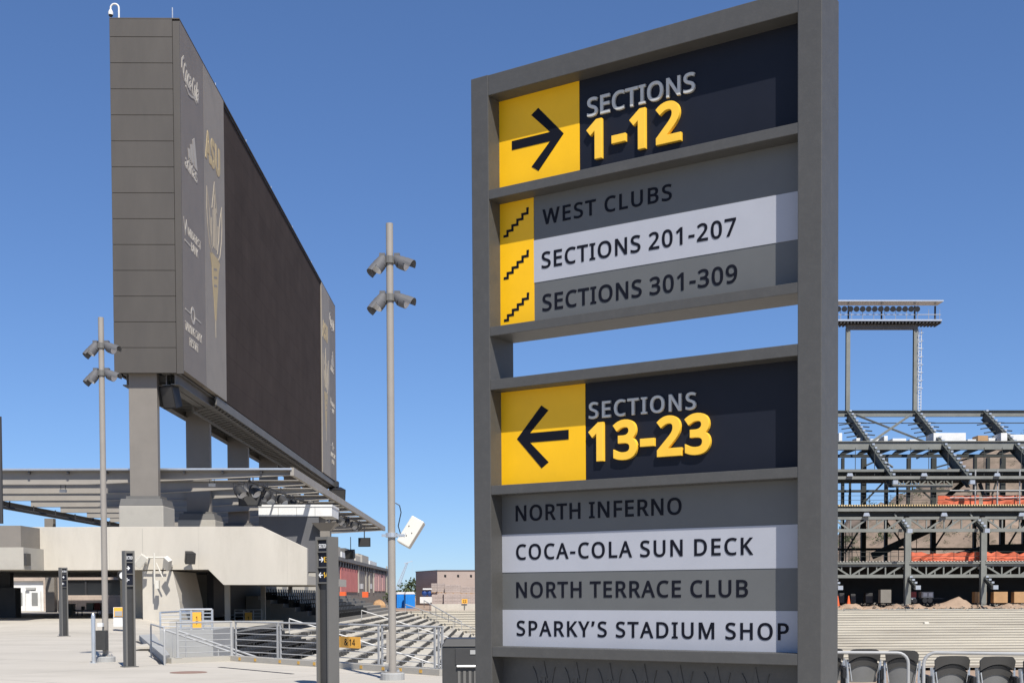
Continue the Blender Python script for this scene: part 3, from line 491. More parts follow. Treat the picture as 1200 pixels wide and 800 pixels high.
def terrace_far():
    mb = MB()
    for i in range(NROW):
        o0, z0 = prof(i); o1, z1 = prof(i+1)
        ya, yb = TOPY-o0, TOPY-o1; x0, x1 = TOPX+o0, TOPX+o1
        mb.add([(x0, ya, z0), (x1, yb, z0), (108, yb, z0), (108, ya, z0)], [(0,1,2,3)])
        mb.add([(x1, yb, z0), (x1, yb, z1), (108, yb, z1), (108, yb, z0)], [(0,1,2,3)])
        mb.add([(x1, yb, z0), (108, yb, z0), (108, yb-.055, z0), (x1+.055, yb-.055, z0), (x1, yb, z0-.07), (108, yb, z0-.07), (108, yb-.055, z0-.07), (x1+.055, yb-.055, z0-.07)], [(0,1,2,3),(3,2,6,7),(4,7,6,5)])
    return mb
far = tag(terrace_far().build('seating_terrace', 'tread'), 'bare concrete seating steps across the far end of the bowl, facing the camera', 'seating terrace')
def aisle(x, w=1.1):
    mb = MB()
    for i in range(NROW):
        o0, z0 = prof(i); y = TOPY-o0-TRD
        mb.box(x, x+w, y-TRD/2, y-.004, prof(i+1)[1]+.003, prof(i+1)[1]+RIS/2)
    mb.build('aisle_steps', 'conc_grey', far)
for x in (-7.6, 3): aisle(x)
# seat brackets already bolted to the risers of the left seating: past counting
mb = MB()
for i in range(NROW):
    x = TOPX+prof(i+1)[0]; z = prof(i+1)[1]; y = 36-.55*prof(i)[0]
    while y < TOPY-prof(i+1)[0]-1:
        if random.random() < .74: mb.box(x+.10, x+.20+random.uniform(0,.12), y, y+random.choice((.08, .1, .3)), z+.0, z+random.uniform(.12, .27))
        y += .56 if random.random() < .90 else random.uniform(1.0, 2.6)
tag(mb.build('seat_brackets', 'charcoal', side), kind='stuff')
# handrails down the aisles of the far corner
def slope_rail(p, q, label):
    t = thing('stair_rail', label, 'handrail', tuple(p)); m = MB(); m.tube([p+Vector((0,0,.9)), q+Vector((0,0,.9))], .03+.0002*p.y, 6)
    for k in range(7): c = p.lerp(q, k/6); m.tube([c, c+Vector((0,0,.9))], .035, 5)
    m.build('rail', 'rail_grey', t)
for y, lb in ((63, 'nearer sloping handrail down the left seating'), (98, 'farther sloping handrail down the left seating')):
    slope_rail(Vector((-10.2, y, -.3)), Vector((3.2, y, -4.55)), lb)
slope_rail(Vector((-10.3, 149.5, -.2)), Vector((1.5, 137.5, -4.0)), 'long sloping handrail in the far left corner of the bowl')
slope_rail(at(497, 712, 148.5), at(541, 738, 136), 'long sloping handrail down the far seating, left of the big sign')
# kerb with small yellow marks
kb = MB()
kp = K[1:]
def kerb_pt(t):
    "t = 0..1 along the kerb"
    L = [(kp[i+1]-kp[i]).length for i in range(len(kp)-1)]; s = t*sum(L)
    for i, l in enumerate(L):
        if s <= l+1e-6: return kp[i]+(kp[i+1]-kp[i])*(s/l), (kp[i+1]-kp[i]).normalized()
        s -= l
for i in range(len(kp)-1):
    a, b = kp[i], kp[i+1]; d = (b-a).normalized(); nn = Vector((d.y, -d.x, 0))
    if nn.y < 0: nn = -nn
    kb.prism([a+Vector((0,0,-.02)), a+Vector((0,0,.14)), a+nn*.34+Vector((0,0,.14)), a+nn*.34+Vector((0,0,-.3))], (b-a)*.9995)
kerb = tag(kb.build('kerb', 'conc_grey'), kind='structure')
sheet_m = MB()
for px, py in ((281,771.5),(299,773),(328,775.5),(350,777),(368,778.5),(423,782),(449,784),(469,785.5),(493,787)):
    p = gnd(px, py+2)
    best = min((kerb_pt(i/400) for i in range(401)), key=lambda q: abs((q[0]-EYE).x/(q[0]-EYE).y-(p-EYE).x/(p-EYE).y))
    c, d = best; nn = Vector((-d.y, d.x, 0)); nn = nn if nn.y < 0 else -nn
    m = MB(); m.beam(c+nn*.004-d*.05+Vector((0,0,.075)), c+nn*.004+d*.05+Vector((0,0,.075)), .006, .075)
    m.build('kerb_mark', 'mark', kerb)
# hillside behind the grandstand
def hill_h(x, y):
    prof_ = [(60, 4), (72, 10), (78, 17), (86, 21), (93, 25), (100, 29), (108, 33), (118, 36), (140, 44), (200, 52), (300, 50)]
    xx = x*270/y
    for (a, b), (c, d) in zip(prof_, prof_[1:]):
        if xx <= c: h = b+(d-b)*max(0, (xx-a)/(c-a)); break
    else: h = 50
    if xx < 60: h = max(0, 4-(60-xx)*.4)
    r = sstep(206, 275, y)
    return h*r + (1.5*math.sin(x*.31+y*.17)+1.0*math.sin(x*.73-y*.41))*r*min(1, h/12)
mb = MB(); xs = [30+i*3.0 for i in range(96)]; ys = [200+i*4.0 for i in range(40)]; n = len(xs)
mb.add([(x, y, hill_h(x, y)-.1+random.uniform(-.25,.25)) for y in ys for x in xs], [(j*n+i, j*n+i+1, (j+1)*n+i+1, (j+1)*n+i) for j in range(len(ys)-1) for i in range(n-1)])
tag(mb.build('hill', 'hill', smooth=True), kind='structure')
# desert scrub dotted over the hill: one uncountable mass
mb = MB()
for _ in range(750):
    y = random.uniform(212, 290); x = random.uniform(62, 190)*y/270
    if hill_h(x, y) < 2: continue
    r = random.uniform(.3, 1.0) if random.random() < .85 else random.uniform(1.2, 2.2); z = hill_h(x, y)
    for _k in range(70):
        a, b = random.uniform(0, 6.28), random.uniform(0, 1.4); rr = r*random.uniform(.4, 1)
        c = Vector((x+rr*math.cos(a)*math.cos(b), y+rr*math.sin(a)*math.cos(b), z+rr*math.sin(b)*.8))
        u = Vector((random.uniform(-1,1), random.uniform(-1,1), random.uniform(-1,1)))*.17*r; w_ = Vector((random.uniform(-1,1), random.uniform(-1,1), random.uniform(-1,1)))*.17*r
        mb.add([c, c+u, c+w_], [(0,1,2)])
tag(mb.build('desert_scrub', 'leaf'), 'sparse olive scrub dotted over the brown hillside', 'scrub', kind='stuff')

# ================================================================== THE BIG WAYFINDING SIGN
TH = .5957
sgn = thing('wayfinding_sign', 'large charcoal directory sign with yellow arrow tiles and raised yellow section numbers', 'sign', (-.0885, 6.9953, 0), -TH)
SM = wm(sgn)
def S(mb):                                                           # sign space: x right, y into the sign, z up; the frame leans 4 mm per metre
    for i, p in enumerate(mb.v): mb.v[i] = SM @ Vector((p.x-.0037*p.z, p.y, p.z))
    return mb
def SF(x, z, y):                                                     # matrix for flat lettering on a face at depth y
    return SM @ Matrix(((1, -.0037, 0, x-.0037*z), (0, 0, -1, y), (0, 1, 0, z), (0, 0, 0, 1)))
TOPB, D = 4.603, .24
S(MB().box(0, .114, 0, D, 0, TOPB)).build('post', 'sign_paint', sgn, bevel=.004)
S(MB().box(1.882, 2.0, 0, D, 0, TOPB)).build('post', 'sign_paint', sgn, bevel=.004)
for a, b in ((4.4912, TOPB-.002), (3.9269, 3.9784), (3.1789, 3.2298), (2.8837, 2.94), (2.3058, 2.3569), (1.4089, 1.4641), (.10, .16)):
    S(MB().box(.1135, 1.8825, .002, D-.002, a, b)).build('crossbar', 'sign_paint', sgn, bevel=.003)
S(MB().box(-.25, 2.25, -.2, .44, 0, .05)).build('base_plate', 'sign_paint', sgn, bevel=.01)
RC = .112
def panel(name, z0, z1, m):
    return S(MB().box(.113, 1.883, RC, RC+.09, z0-.004, z1+.004)).build(name, m, sgn)
def tile(name, x0, x1, z0, z1, m, par, y=RC, t=.0035):
    return S(MB().box(x0, x1, y-t, y+.01, z0, z1)).build(name, m, par)
def words(s, x, z, cap, w, bold, m, par, t=.0025, y=RC, bev=0, name='lettering'):
    return word_meshes(s, cap, w, bold, SF(x, z, y), t, bev, name, m, par)
def arrow(cx, cz, dirn, par, w=.33, h=.31, sh=.05):
    P = [(-w/2, sh/2), (w/2-.095, sh/2), (w/2-.095-.085-.055+.07, h/2-.002), (w/2-.17+.012, h/2-.002)]
    # shaft and two barbs as one outline
    tip = w/2; b = .062                                               # barb thickness measured across x
    pts = [(-w/2, -sh/2), (tip-.085, -sh/2), (tip-.205, -h/2+.018), (tip-.160, -h/2-.012), (tip, 0), (tip-.160, h/2+.012), (tip-.205, h/2-.018), (tip-.085, sh/2), (-w/2, sh/2)]
    pts = [(x*dirn, y) for x, y in pts]
    return polys_mesh([pts], SF(cx, cz, RC-.0035), .002, 0, 'arrow', 'letter_dark', par)
# header: sections 1-12
h1 = panel('header_panel', 3.9784, 4.4912, 'sign_navy')
tile('arrow_tile', .1145, .629, 3.9790, 4.4905, 'sign_yellow', h1); arrow(.3655, 4.233, 1, h1, .333, .315, .049)
words('SECTIONS', .682, 4.283, .099, .625, 22, 'letter_grey', h1, .016, bev=.0025)
words('1-12', .681, 4.052, .208, .552, 41, 'digit_yellow', h1, .023, bev=.0018, name='section_number')
# stairs directory
d1 = panel('directory_panel', 3.2298, 3.9269, 'sign_grey')
tile('stripe', .337, 1.8815, 3.4625, 3.6925, 'sign_white', d1, t=.0025)
tile('stair_tile', .1145, .337, 3.2305, 3.9262, 'sign_yellow', d1, t=.003)
for zc in (3.745, 3.5135, 3.281):
    st = []; x, z = .139, zc; a = .165/5; b = .127/5
    pts = [(0, 0)]
    for i in range(5): pts += [(a*(i+.8), b*i), (a*(i+.8), b*(i+1))]
    pts += [(a*5.05, b*5)]
    polys_mesh([stroke(pts, .0135)], SF(x, z, RC-.003), .002, 0, 'stair_symbol', 'letter_dark', d1)
words('WEST CLUBS', .393, 3.768, .082, .778, 18, 'letter_dark', d1)
words('SECTIONS 201-207', .388, 3.532, .088, 1.136, 18, 'letter_dark', d1, y=RC-.0025)
words('SECTIONS 301-309', .390, 3.301, .090, 1.139, 18, 'letter_dark', d1)
# header: sections 13-23
h2 = panel('header_panel', 2.3569, 2.8837, 'sign_navy')
tile('arrow_tile', .1145, .657, 2.3575, 2.8830, 'sign_yellow', h2); arrow(.387, 2.618, -1, h2, .333, .318, .052)
words('SECTIONS', .684, 2.690, .088, .625, 22, 'letter_grey', h2, .016, bev=.0025)
words('13-23', .684, 2.460, .207, .707, 41, 'digit_yellow', h2, .023, bev=.0018, name='section_number')
# lower directory
d2 = panel('directory_panel', 1.4641, 2.3058, 'sign_grey')
tile('stripe', .1145, 1.8815, 1.8775, 2.0898, 'sign_white', d2, t=.0025)
tile('stripe', .1145, 1.8815, 1.4647, 1.6680, 'sign_white', d2, t=.0025)
words('NORTH INFERNO', .206, 2.161, .087, 1.016, 18, 'letter_dark', d2)
words('COCA-COLA SUN DECK', .209, 1.947, .086, 1.405, 18, 'letter_dark', d2, y=RC-.0025)
words('NORTH TERRACE CLUB', .207, 1.736, .087, 1.378, 18, 'letter_dark', d2)
words("SPARKY'S STADIUM SHOP", .210, 1.524, .084, 1.588, 18, 'letter_dark', d2, y=RC-.0025)
# bottom panel with a row of raised tridents
bp = panel('bottom_panel', .16, 1.4089, 'sign_paint')
def trident():
    def sm(p, s): return [(s*x, y) for x, y in p]
    spear = [(-.007, .02), (-.007, .245), (-.021, .235), (-.012, .275), (0, .333), (.012, .275), (.021, .235), (.007, .245), (.007, .02)]
    out = [(.014, .02), (.030, .06), (.042, .11), (.047, .16), (.052, .21), (.060, .255), (.073, .302), (.056, .272), (.045, .235), (.037, .19), (.031, .14), (.022, .09), (.012, .055)]
    inn = [(.011, .10), (.020, .14), (.024, .19), (.022, .225), (.017, .19), (.013, .14)]
    return [spear, sm(out, 1), sm(out, -1)[::-1], sm(inn, 1), sm(inn, -1)[::-1], [(-.02, .015), (.02, .015), (.007, -.42), (-.007, -.42)]]
for i in range(7):
    for q in [trident()]:
        m_ = None
        allp = []
        root = None
        for j, poly in enumerate(q):
            o = polys_mesh([poly], SF(.387+.2065*i, 1.055, RC), .005+.0004*j, .0015, 'tmp', 'sign_paint', bp)
            allp.append(o)
        bm = bmesh.new()
        for o in allp: bm.from_mesh(o.data)
        bm.to_mesh(allp[0].data); bm.free()
        for o in allp[1:]: bpy.data.objects.remove(o)
        allp[0].name = 'trident_relief'; allp[0].data.name = 'trident_relief'

# ================================================================== SCOREBOARD
FX, BX, NY, FY, ZB, ZT = -17.79, -21.79, 73.0, 144.4, 14.85, 34.85
L0, L1 = 84.8, 132.9                                                 # the screen's span along the board
sb = thing('scoreboard', 'huge dark grey scoreboard seen edge on, raised on tall square steel columns', 'scoreboard', (-19.8, 108, 0))
MB().box(BX+.15, FX-.35, NY+.2, FY, ZB+.1, ZT-.05).build('cabinet', 'clad_dark', sb)
zs = [ZB-.18, ZB+1.28]
while zs[-1] < ZT-.9: zs.append(zs[-1]+1.475)
zs[-1] = ZT
for a, b in zip(zs, zs[1:]):
    MB().box(BX, FX-.42, NY, NY+.18, a+.011, b-.011).build('cladding_panel', 'clad', sb, bevel=.01, seg=1)
for a, b in zip(zs, zs[1:]):
    MB().box(BX-.01, BX+.14, NY+.19, FY, a+.011, b-.011).build('cladding_panel', 'clad', sb)
MB().box(FX-.40, FX-.004, NY+.03, NY+.117, ZB-.2, ZT-.1).build('corner_trim', 'clad', sb)
MB().box(BX, FX, NY, FY, ZT, ZT+.06).build('roof_cap', 'clad', sb)
m1 = MB().box(FX-.34, FX, NY+.12, 78.9, ZB, ZT-.05).build('advert_panel', 'ad_a', sb)
m2 = MB().box(FX-.34, FX, 78.93, L0, ZB, ZT-.05).build('advert_panel', 'ad_b', sb)
MB().box(FX-.36, FX-.12, L0+.02, L1-.02, ZB+.02, ZT-.25).build('screen', 'led', sb)
MB().box(FX-.3, FX-.05, L0, L1, ZT-.22, ZT-.1).build('screen_top_trim', 'clad_dark', sb)
m3 = MB().box(FX-.34, FX, L1, 139, ZB, ZT-.05).build('advert_panel', 'ad_b', sb)
m4 = MB().box(FX-.34, FX, 139.03, FY, ZB, ZT-.05).build('advert_panel', 'ad_a', sb)
def AF(y, z): return Matrix(((0, 0, 1, FX), (1, 0, 0, y), (0, 1, 0, z), (0, 0, 0, 1)))   # on the +X face: x -> +Y
def ad(polys, y, z, m, par, t=.02, name='print'): return polys_mesh(polys, AF(y, z), t, 0, name, m, par)
def facepos(px, py):
    r = ray(px, py); p = EYE+r*(FX/r.x); return p.y, p.z
def shear(polys, k, dx=0, dy=0, s=1): return [[((x+k*y)*s+dx, y*s+dy) for x, y in q] for q in polys]
def sponsor_column(Y0, par, w):
    # top to bottom: script wordmark, three slanted bars over a lowercase word, a bank, a resort
    k = w/5.4
    def words_(t, y, z, cap, wd, bold, sh=0, dt=0):
        ps = text_polys(t, cap*k, wd*k, bold); i = 0
        for wq in t.split(' '):
            n = sum(len(GLYPHS[c][1]) for c in wq); ad(shear(ps[i:i+n], sh), Y0+y*k, z, 'ad_white', par, .02+dt); i += n
    words_('Coca-Cola', .45, 31.75, 1.15, 3.7, 24, .3)
    ad([stroke([(0, 0), (.6, -.22), (1.3, -.12), (2.0, .08), (2.6, -.02)], .13)], Y0+1.1*k, 31.62, 'ad_white', par, .024)
    ad([stroke([(0, 0), (-.42, .45), (-.35, .95), (.05, 1.25)], .15)], Y0+.62*k, 31.85, 'ad_white', par, .026)
    for i, hh in enumerate((.7, 1.2, 1.75)):
        x = .45+i*.78; ad([[(x*k, 0), ((x+.62)*k, 0), ((x+.62-.40*hh)*k, hh), ((x+.05-.40*hh)*k, hh*.82)]], Y0+1.15*k, 27.55, 'ad_white', par)
    words_('adidas', .7, 26.78, .82, 3.0, 20)
    ad([stroke([(0, .8), (.4, 0), (.7, .7), (1.05, .1)], .13)], Y0+.15*k, 22.95, 'ad_white', par)
    words_('MIDFIRST', 1.35, 23.0, .5, 3.1, 8); words_('BANK', 2.0, 22.3, .5, 1.7, 8)
    ad([stroke([(0, 0), (1.4*k, 0)], .1)], Y0+.4*k, 22.5, 'ad_white', par)
    ad([ring_poly(0, 0, .52*k), ring_poly(0, 0, .33*k)[::-1]], Y0+2.2*k, 18.5, 'ad_white', par)
    for q in (.3, 2.85): ad([stroke([(0, 0), (1.4*k, 0)], .08)], Y0+q*k, 18.5, 'ad_white', par)
    words_('TALKING STICK', .25, 17.3, .5, 4.2, 5); words_('RESORT', 1.3, 16.55, .5, 2.2, 5)
def school_column(Y0, par, w):
    zc = lambda f: ZB+(ZT-ZB)*f
    k = w/5.87
    ad(text_polys('ASU', 1.95*k, 4.5*k, 62), Y0+.2*k, 29.2, 'ad_gold', par)
    # trident emblem: outlined prongs, solid hilt and shaft
    cx = Y0+2.8*k; z0 = 20.75
    g = lambda pts, wd, m='ad_pale', t=.02: ad([stroke([(x*k, y*k) for x, y in pts], wd*k)], cx, z0, m, par, t)
    g([(0, 3.6), (0, 7.2)], .16); g([(-.42, 3.6), (-.42, 6.3), (-.72, 6.2), (0, 7.9), (.72, 6.2), (.42, 6.3), (.42, 3.6)], .15)
    for s in (-1, 1):
        g([(s*.9, 3.6), (s*1.25, 4.4), (s*1.45, 5.4), (s*1.75, 6.1), (s*2.25, 6.9), (s*2.3, 5.6), (s*2.1, 4.6), (s*1.6, 3.5), (s*1.0, 3.0)], .15)
        g([(s*.75, 3.4), (s*1.0, 4.2), (s*1.02, 5.4)], .1)
    ad([[(x*k, y*k) for x, y in ((-1.5, 2.9), (-.9, 3.1), (.9, 3.1), (1.5, 2.9), (1.0, 2.1), (.75, .9), (.45, 0), (.2, -1.2), (-.2, -1.2), (-.45, 0), (-.75, .9), (-1.0, 2.1))]], cx, z0, 'ad_gold', par)
    for i in range(3): g([(-.5, 1.0+i*.55), (.5, 1.2+i*.55)], .14, 'ad_b', .026)
    ad([[(x*k, y*k) for x, y in ((-.13, -1.2), (.13, -1.2), (.04, -2.4), (-.04, -2.4))]], cx, z0, 'ad_pale', par)
sponsor_column(73.25, m1, 5.4); school_column(79.0, m2, 5.6)
school_column(133.1, m3, 5.6); sponsor_column(139.1, m4, 5.1)
# columns
for i in range(6):
    y = 73.6+13.6*i
    MB().box(-21.15, -19.5, y, y+.55, 7.55 if i else 7.6, ZB-.05).build('column', 'steel_warm', sb, bevel=.03)
    MB().box(-21.3, -19.3, y-.3, y+1.2, 7.42, 7.60).build('base_plate', 'steel_soffit', sb)
# underside: soffit, two long girders, cross joists, hung catwalk under the screen
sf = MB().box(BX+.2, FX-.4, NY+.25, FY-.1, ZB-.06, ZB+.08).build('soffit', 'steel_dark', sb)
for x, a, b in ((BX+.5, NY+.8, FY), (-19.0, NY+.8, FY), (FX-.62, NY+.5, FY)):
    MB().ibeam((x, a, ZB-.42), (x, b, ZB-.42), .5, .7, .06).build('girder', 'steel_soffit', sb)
j = MB()
for i in range(54):
    y = NY+1.5+i*1.3; j.beam((BX+.75, y, ZB-.28), (FX-.9, y, ZB-.28), .16, .32)
j.build('joists', 'steel_soffit', sb)
cw = MB(); ya, yb = NY+9, FY-.5
cw.beam((FX-.12, ya, ZB-.37), (FX-.12, yb, ZB-.37), .12, .55); cw.beam((FX-1.6, ya, ZB-.95), (FX-1.6, yb, ZB-.95), .14, .4)
for i in range(64):
    y = ya+.3+i*.97
    if y < yb: cw.beam((FX-1.55, y, ZB-1.02), (FX-.16, y, ZB-.66), .22, .07)
cw.build('catwalk', 'steel_soffit', sb)
MB().box(FX-.5, FX+.3, FY-1.6, FY-.1, ZB-.7, ZB-.04).build('end_bracket', 'steel_dark', sb)
for x, y, h in ((FX-.45, 73.25, .75), (FX-.2, 83.3, .55), (FX-.2, 93.5, .55), (FX-.2, 104, .55), (FX-.2, 115, .55), (FX-.2, 127, .55)):
    MB().tube([(x, y, ZT), (x, y, ZT+h)], .04, 6).build('lightning_rod', 'galv', sb)
# dome camera on its gooseneck, small roof hoop, hung loudspeakers
cmx, cmz = -21.35, ZT+.06
t = thing('security_camera', 'white dome camera hanging from a gooseneck on the near corner of the scoreboard roof', 'camera', (cmx, 73.4, cmz))
pts = [(cmx, 73.4, cmz), (cmx, 73.4, cmz+.72)]+[(cmx-.235+.235*math.cos(q), 73.4, cmz+.72+.235*math.sin(q)) for q in [math.pi*i/10 for i in range(1, 10)]]+[(cmx-.47, 73.4, cmz+.70), (cmx-.47, 73.4, cmz+.6)]
MB().tube(pts, .052, 10).build('gooseneck', 'white', t, smooth=True)
MB().lathe((cmx-.47, 73.4, cmz+.33), [(.135, 0), (.14, .14), (.09, .26), (.06, .3)], 16).build('housing', 'white', t, smooth=True)
MB().sphere((cmx-.47, 73.4, cmz+.33), .125, 14, 8).build('dome', 'black', t, smooth=True)
MB().lathe((cmx, 73.4, cmz), [(.15, 0), (.15, .05), (.07, .08)], 12).build('foot', 'white', t)
m = MB(); m.tube([(-21.1, 73.5, ZT), (-21.1, 73.5, ZT+.22), (-21.05, 73.5, ZT+.25), (-20.55, 73.5, ZT+.06)], .03, 6)
tag(m.build('roof_hoop', 'white'), 'small white bent pipe on the scoreboard roof beside the dome camera', 'pipe')
def loudspeaker(name, p, w, h, d, rz, tilt, label, group=None, m='black', hang=.5):
    t = thing(name, label, 'loudspeaker', p, rz, group)
    T = wm(t) @ Matrix.Rotation(tilt, 4, 'X')
    b = MB(); b.prism([(-w/2, -d/2, h/2), (w/2, -d/2, h/2), (w*.36, d/2, h/2), (-w*.36, d/2, h/2)], (0, 0, -h)); b.xf(T).build('cabinet', m, t, bevel=.015)
    MB().box(-w*.44, w*.44, -d/2-.012, -d/2+.005, -h*.44, h*.44).xf(T).build('grille', 'charcoal', t)
    k = MB().tube([wm(t) @ Vector((0, 0, 0)), wm(t) @ Vector((0, 0, h/2+hang))], .04, 6); k.build('hanger', 'steel_dark', t)
    return t
loudspeaker('loudspeaker', (FX-2.1, 74.6, ZB-1.25), 1.2, 1.0, 1.0, .5, .35, 'black loudspeaker hung under the near end of the scoreboard beside its first column')
loudspeaker('loudspeaker', (FX-1.0, 74.2, ZB-1.35), .9, 1.3, .8, -.4, .3, 'tall black loudspeaker under the front near corner of the scoreboard')
loudspeaker('loudspeaker', (FX+.1, FY-1.6, ZB-1.9), 1.9, 2.1, 1.7, .3, .25, 'black loudspeaker hung under the far end of the scoreboard above the canopy edge', hang=.2)

# pedestals under the columns
for i in range(6):
    y = 72.7+13.6*i
    t = thing('column_pedestal', ['pale concrete pedestal under the nearest scoreboard column, at the left', 'second concrete pedestal, half seen behind the wall right of the nearest one', 'third concrete pedestal under the scoreboard, just left of the white wall', 'fourth scoreboard pedestal, in the shade of the canopy', 'fifth scoreboard pedestal, deep in the shade of the canopy', 'farthest concrete pedestal under the scoreboard'][i], 'pedestal', (-20.3, y+1.3, 0), 0, 'concrete pedestals under the scoreboard')
    MB().box(-21.55, -18.98, y, y+2.6, 0, 7.0).build('block', 'conc_grey', t, bevel=.06)
    b = MB(); a, c = (-21.52, -19.01, y+.03, y+2.57), (-21.46, -19.1, y+.12, y+2.5)
    b.add([(a[0],a[2],7.003),(a[1],a[2],7.003),(a[1],a[3],7.003),(a[0],a[3],7.003),(c[0],c[2],7.415),(c[1],c[2],7.415),(c[1],c[3],7.415),(c[0],c[3],7.415)], [(0,1,5,4),(1,2,6,5),(2,3,7,6),(3,0,4,7),(4,5,6,7),(3,2,1,0)])
    b.build('cap', 'steel_soffit', t)

# ================================================================== CANOPY
CR, CLX, CZ = -12.0, -34.4, 9.22
can = thing('canopy', 'warm grey steel canopy of deep parallel beams under the scoreboard', 'canopy', (-23, 75.3, 0))
by = [75.3, 81.8, 87.8, 94.0, 100.4, 106.9, 113.3, 119.7, 126.1, 132.5, 139.0]
for i, y in enumerate(by):
    xl = -47 if i < 3 else CLX
    b = MB(); xt = -24.0 if i == 0 else -21.5
    zb, ze = CZ-.72, CZ-.2
    b.prism([(xl, y, CZ), (CR, y, CZ), (CR, y, ze), (xt, y, zb), (xl, y, zb)], (0, .05, 0))
    b.prism([(xl, y-.32, CZ), (CR, y-.32, CZ), (CR, y-.32, CZ+.05), (xl, y-.32, CZ+.05)], (0, .95, 0))
    b.prism([(xl, y-.16, zb-.05), (xt, y-.16, zb-.05), (CR, y-.16, ze-.05), (CR, y-.16, ze), (xt, y-.16, zb), (xl, y-.16, zb)], (0, .4, 0))
    b.build('beam', 'steel_beam', can)
MB().box(CR, CR+.22, 75.0, 139.3, CZ-.28, CZ+.2).build('edge_fascia', 'steel_beam', can)
MB().box(-47, CR+.1, 74.9, 75.8, CZ+.055, CZ+.16).build('roof_deck', 'galv', can)
b = MB()
for k, (x, y) in enumerate([(-46+i*2.3, 75.08) for i in range(15)]): b.box(x, x+.12, y-.09, y+.1, CZ-.16, CZ-.003)
b.build('bolted_clips', 'steel_dark', can)
MB().ibeam((CLX, 87.9, CZ-1.0), (CLX, 139, CZ-1.0), .4, .5, .05).build('edge_girder', 'steel_soffit', can)
for x, y in ((-35.2, 100), (-34.4, 120)): MB().box(x-.35, x+.35, y, y+.6, .5, CZ-1.25).build('column', 'steel_warm', can)
p = MB(); p.tube([(CLX+.5, 82, CZ-1.25), (CLX+.5, 139, CZ-1.25)], .12, 8)
for i in range(12): p.tube([(CLX+.5, 84+i*4.6, CZ-1.25), (CLX+.5, 84+i*4.6, CZ-.75)], .05, 6)
p.build('conduit', 'steel_dark', can)
r = MB()
for z in (.45, .9): r.tube([(-16.2, 96, CZ+.1+z), (-16.2, 121, CZ+.1+z)], .035, 6); r.tube([(-19, 96, CZ+.1+z), (-16.2, 96, CZ+.1+z)], .035, 6)
for i in range(9): r.tube([(-16.2, 96+i*3.1, CZ+.08), (-16.2, 96+i*3.1, CZ+1.0)], .035, 6)
r.build('roof_railing', 'rail_grey', can)
# hung tv screens, loudspeakers and floodlights under the canopy edge
def floodlight(p, rz, tilt, label, r=.34, group='floodlights under the canopy edge'):
    t = thing('floodlight', label, 'floodlight', p, rz, group)
    T = wm(t) @ Matrix.Rotation(tilt, 4, 'X')
    MB().tube([(0, .32, 0), (0, -.05, 0)], .16, 12, r2=r).tube([(0, -.05, 0), (0, -.42, 0)], r, 14).xf(T).build('housing', 'steel_dark', t, smooth=True)
    MB().tube([(0, -.415, 0), (0, -.435, 0)], r*.92, 14).xf(T).build('lens', 'lens', t)
    v = MB(); n = 8
    for k in range(n):
        a0, a1 = math.pi*k/n, math.pi*(k+1)/n
        v.add([(r*1.04*math.cos(a), y, r*1.04*math.sin(a)) for a in (a0, a1) for y in (-.40, -.72)], [(0,1,3,2)])
    v.xf(T).build('visor', 'charcoal', t)
    MB().tube([wm(t) @ Vector(q) for q in ((-r-.04, 0, 0), (-r-.04, 0, .42), (r+.04, 0, .42), (r+.04, 0, 0))], .035, 6).build('yoke', 'steel_dark', t)
    return t
fl_first = None
side = ['nearest floodlight under the canopy edge, beside the hanging screen', 'second floodlight back under the canopy edge', 'third floodlight back, pointing down', 'fourth floodlight back along the canopy edge', 'fifth floodlight back along the canopy edge', 'sixth floodlight along the canopy edge, above the white wall', 'seventh floodlight along the canopy edge', 'eighth floodlight along the canopy edge', 'ninth floodlight along the canopy edge, left of the hanging loudspeaker', 'tenth floodlight along the canopy edge', 'eleventh floodlight, near the canopy tip', 'farthest floodlight at the canopy tip']
for i in range(12):
    y = 77.0+i*4.1; x = -14.6+.16*i; z = CZ-.95+.02*i
    rz, tl = (-.9 if i % 2 else .6)+random.uniform(-.2,.2), R_(35)
    if fl_first is None: fl_first = floodlight((x, y, z), rz, tl, side[0])
    else: copy_thing(fl_first, (x, y, z), rz, side[i])
for i in range(9):
    copy_thing(fl_first, (-15.6+random.uniform(-.9, .9)+.02*i, 77.5+i*1.5, CZ-1.0+random.uniform(-.18, .3)), random.uniform(-1.6, 1.6), 'black spotlight in the tight cluster at the near corner of the canopy', 'black spotlights clustered at the near corner of the canopy')
rl = MB(); rl.tube([(-14.65, 76, CZ-.52), (-12.75, 124, CZ-.30)], .07, 8)
for i in range(12): rl.tube([(-14.6+.16*i, 77.0+i*4.1, CZ-.5+.018*i), (-14.6+.16*i, 77.0+i*4.1, CZ-.1)], .04, 6)
tag(rl.build('lighting_rail', 'steel_dark'), 'dark pipe rail carrying the floodlights under the canopy edge', 'pipe rail')
for px, py, lb in ((248.5, 568, 'small white lamp hanging on two rods from the front canopy beam'), (74, 575, 'small white lamp hanging below the canopy at the left')):
    c = at(px, py, 75.9); t = thing('hanging_lamp', lb, 'lamp', c)
    MB().box(c.x-.19, c.x+.19, c.y-.1, c.y+.1, c.z-.09, c.z+.09).build('housing', 'white', t)
    m = MB(); m.tube([c+Vector((-.14, 0, .09)), (c.x-.14, c.y, CZ-.1)], .018, 6); m.build('rod', 'steel_dark', t); m = MB(); m.tube([c+Vector((.14, 0, .09)), (c.x+.14, c.y, CZ-.1)], .018, 6); m.build('rod', 'steel_dark', t)
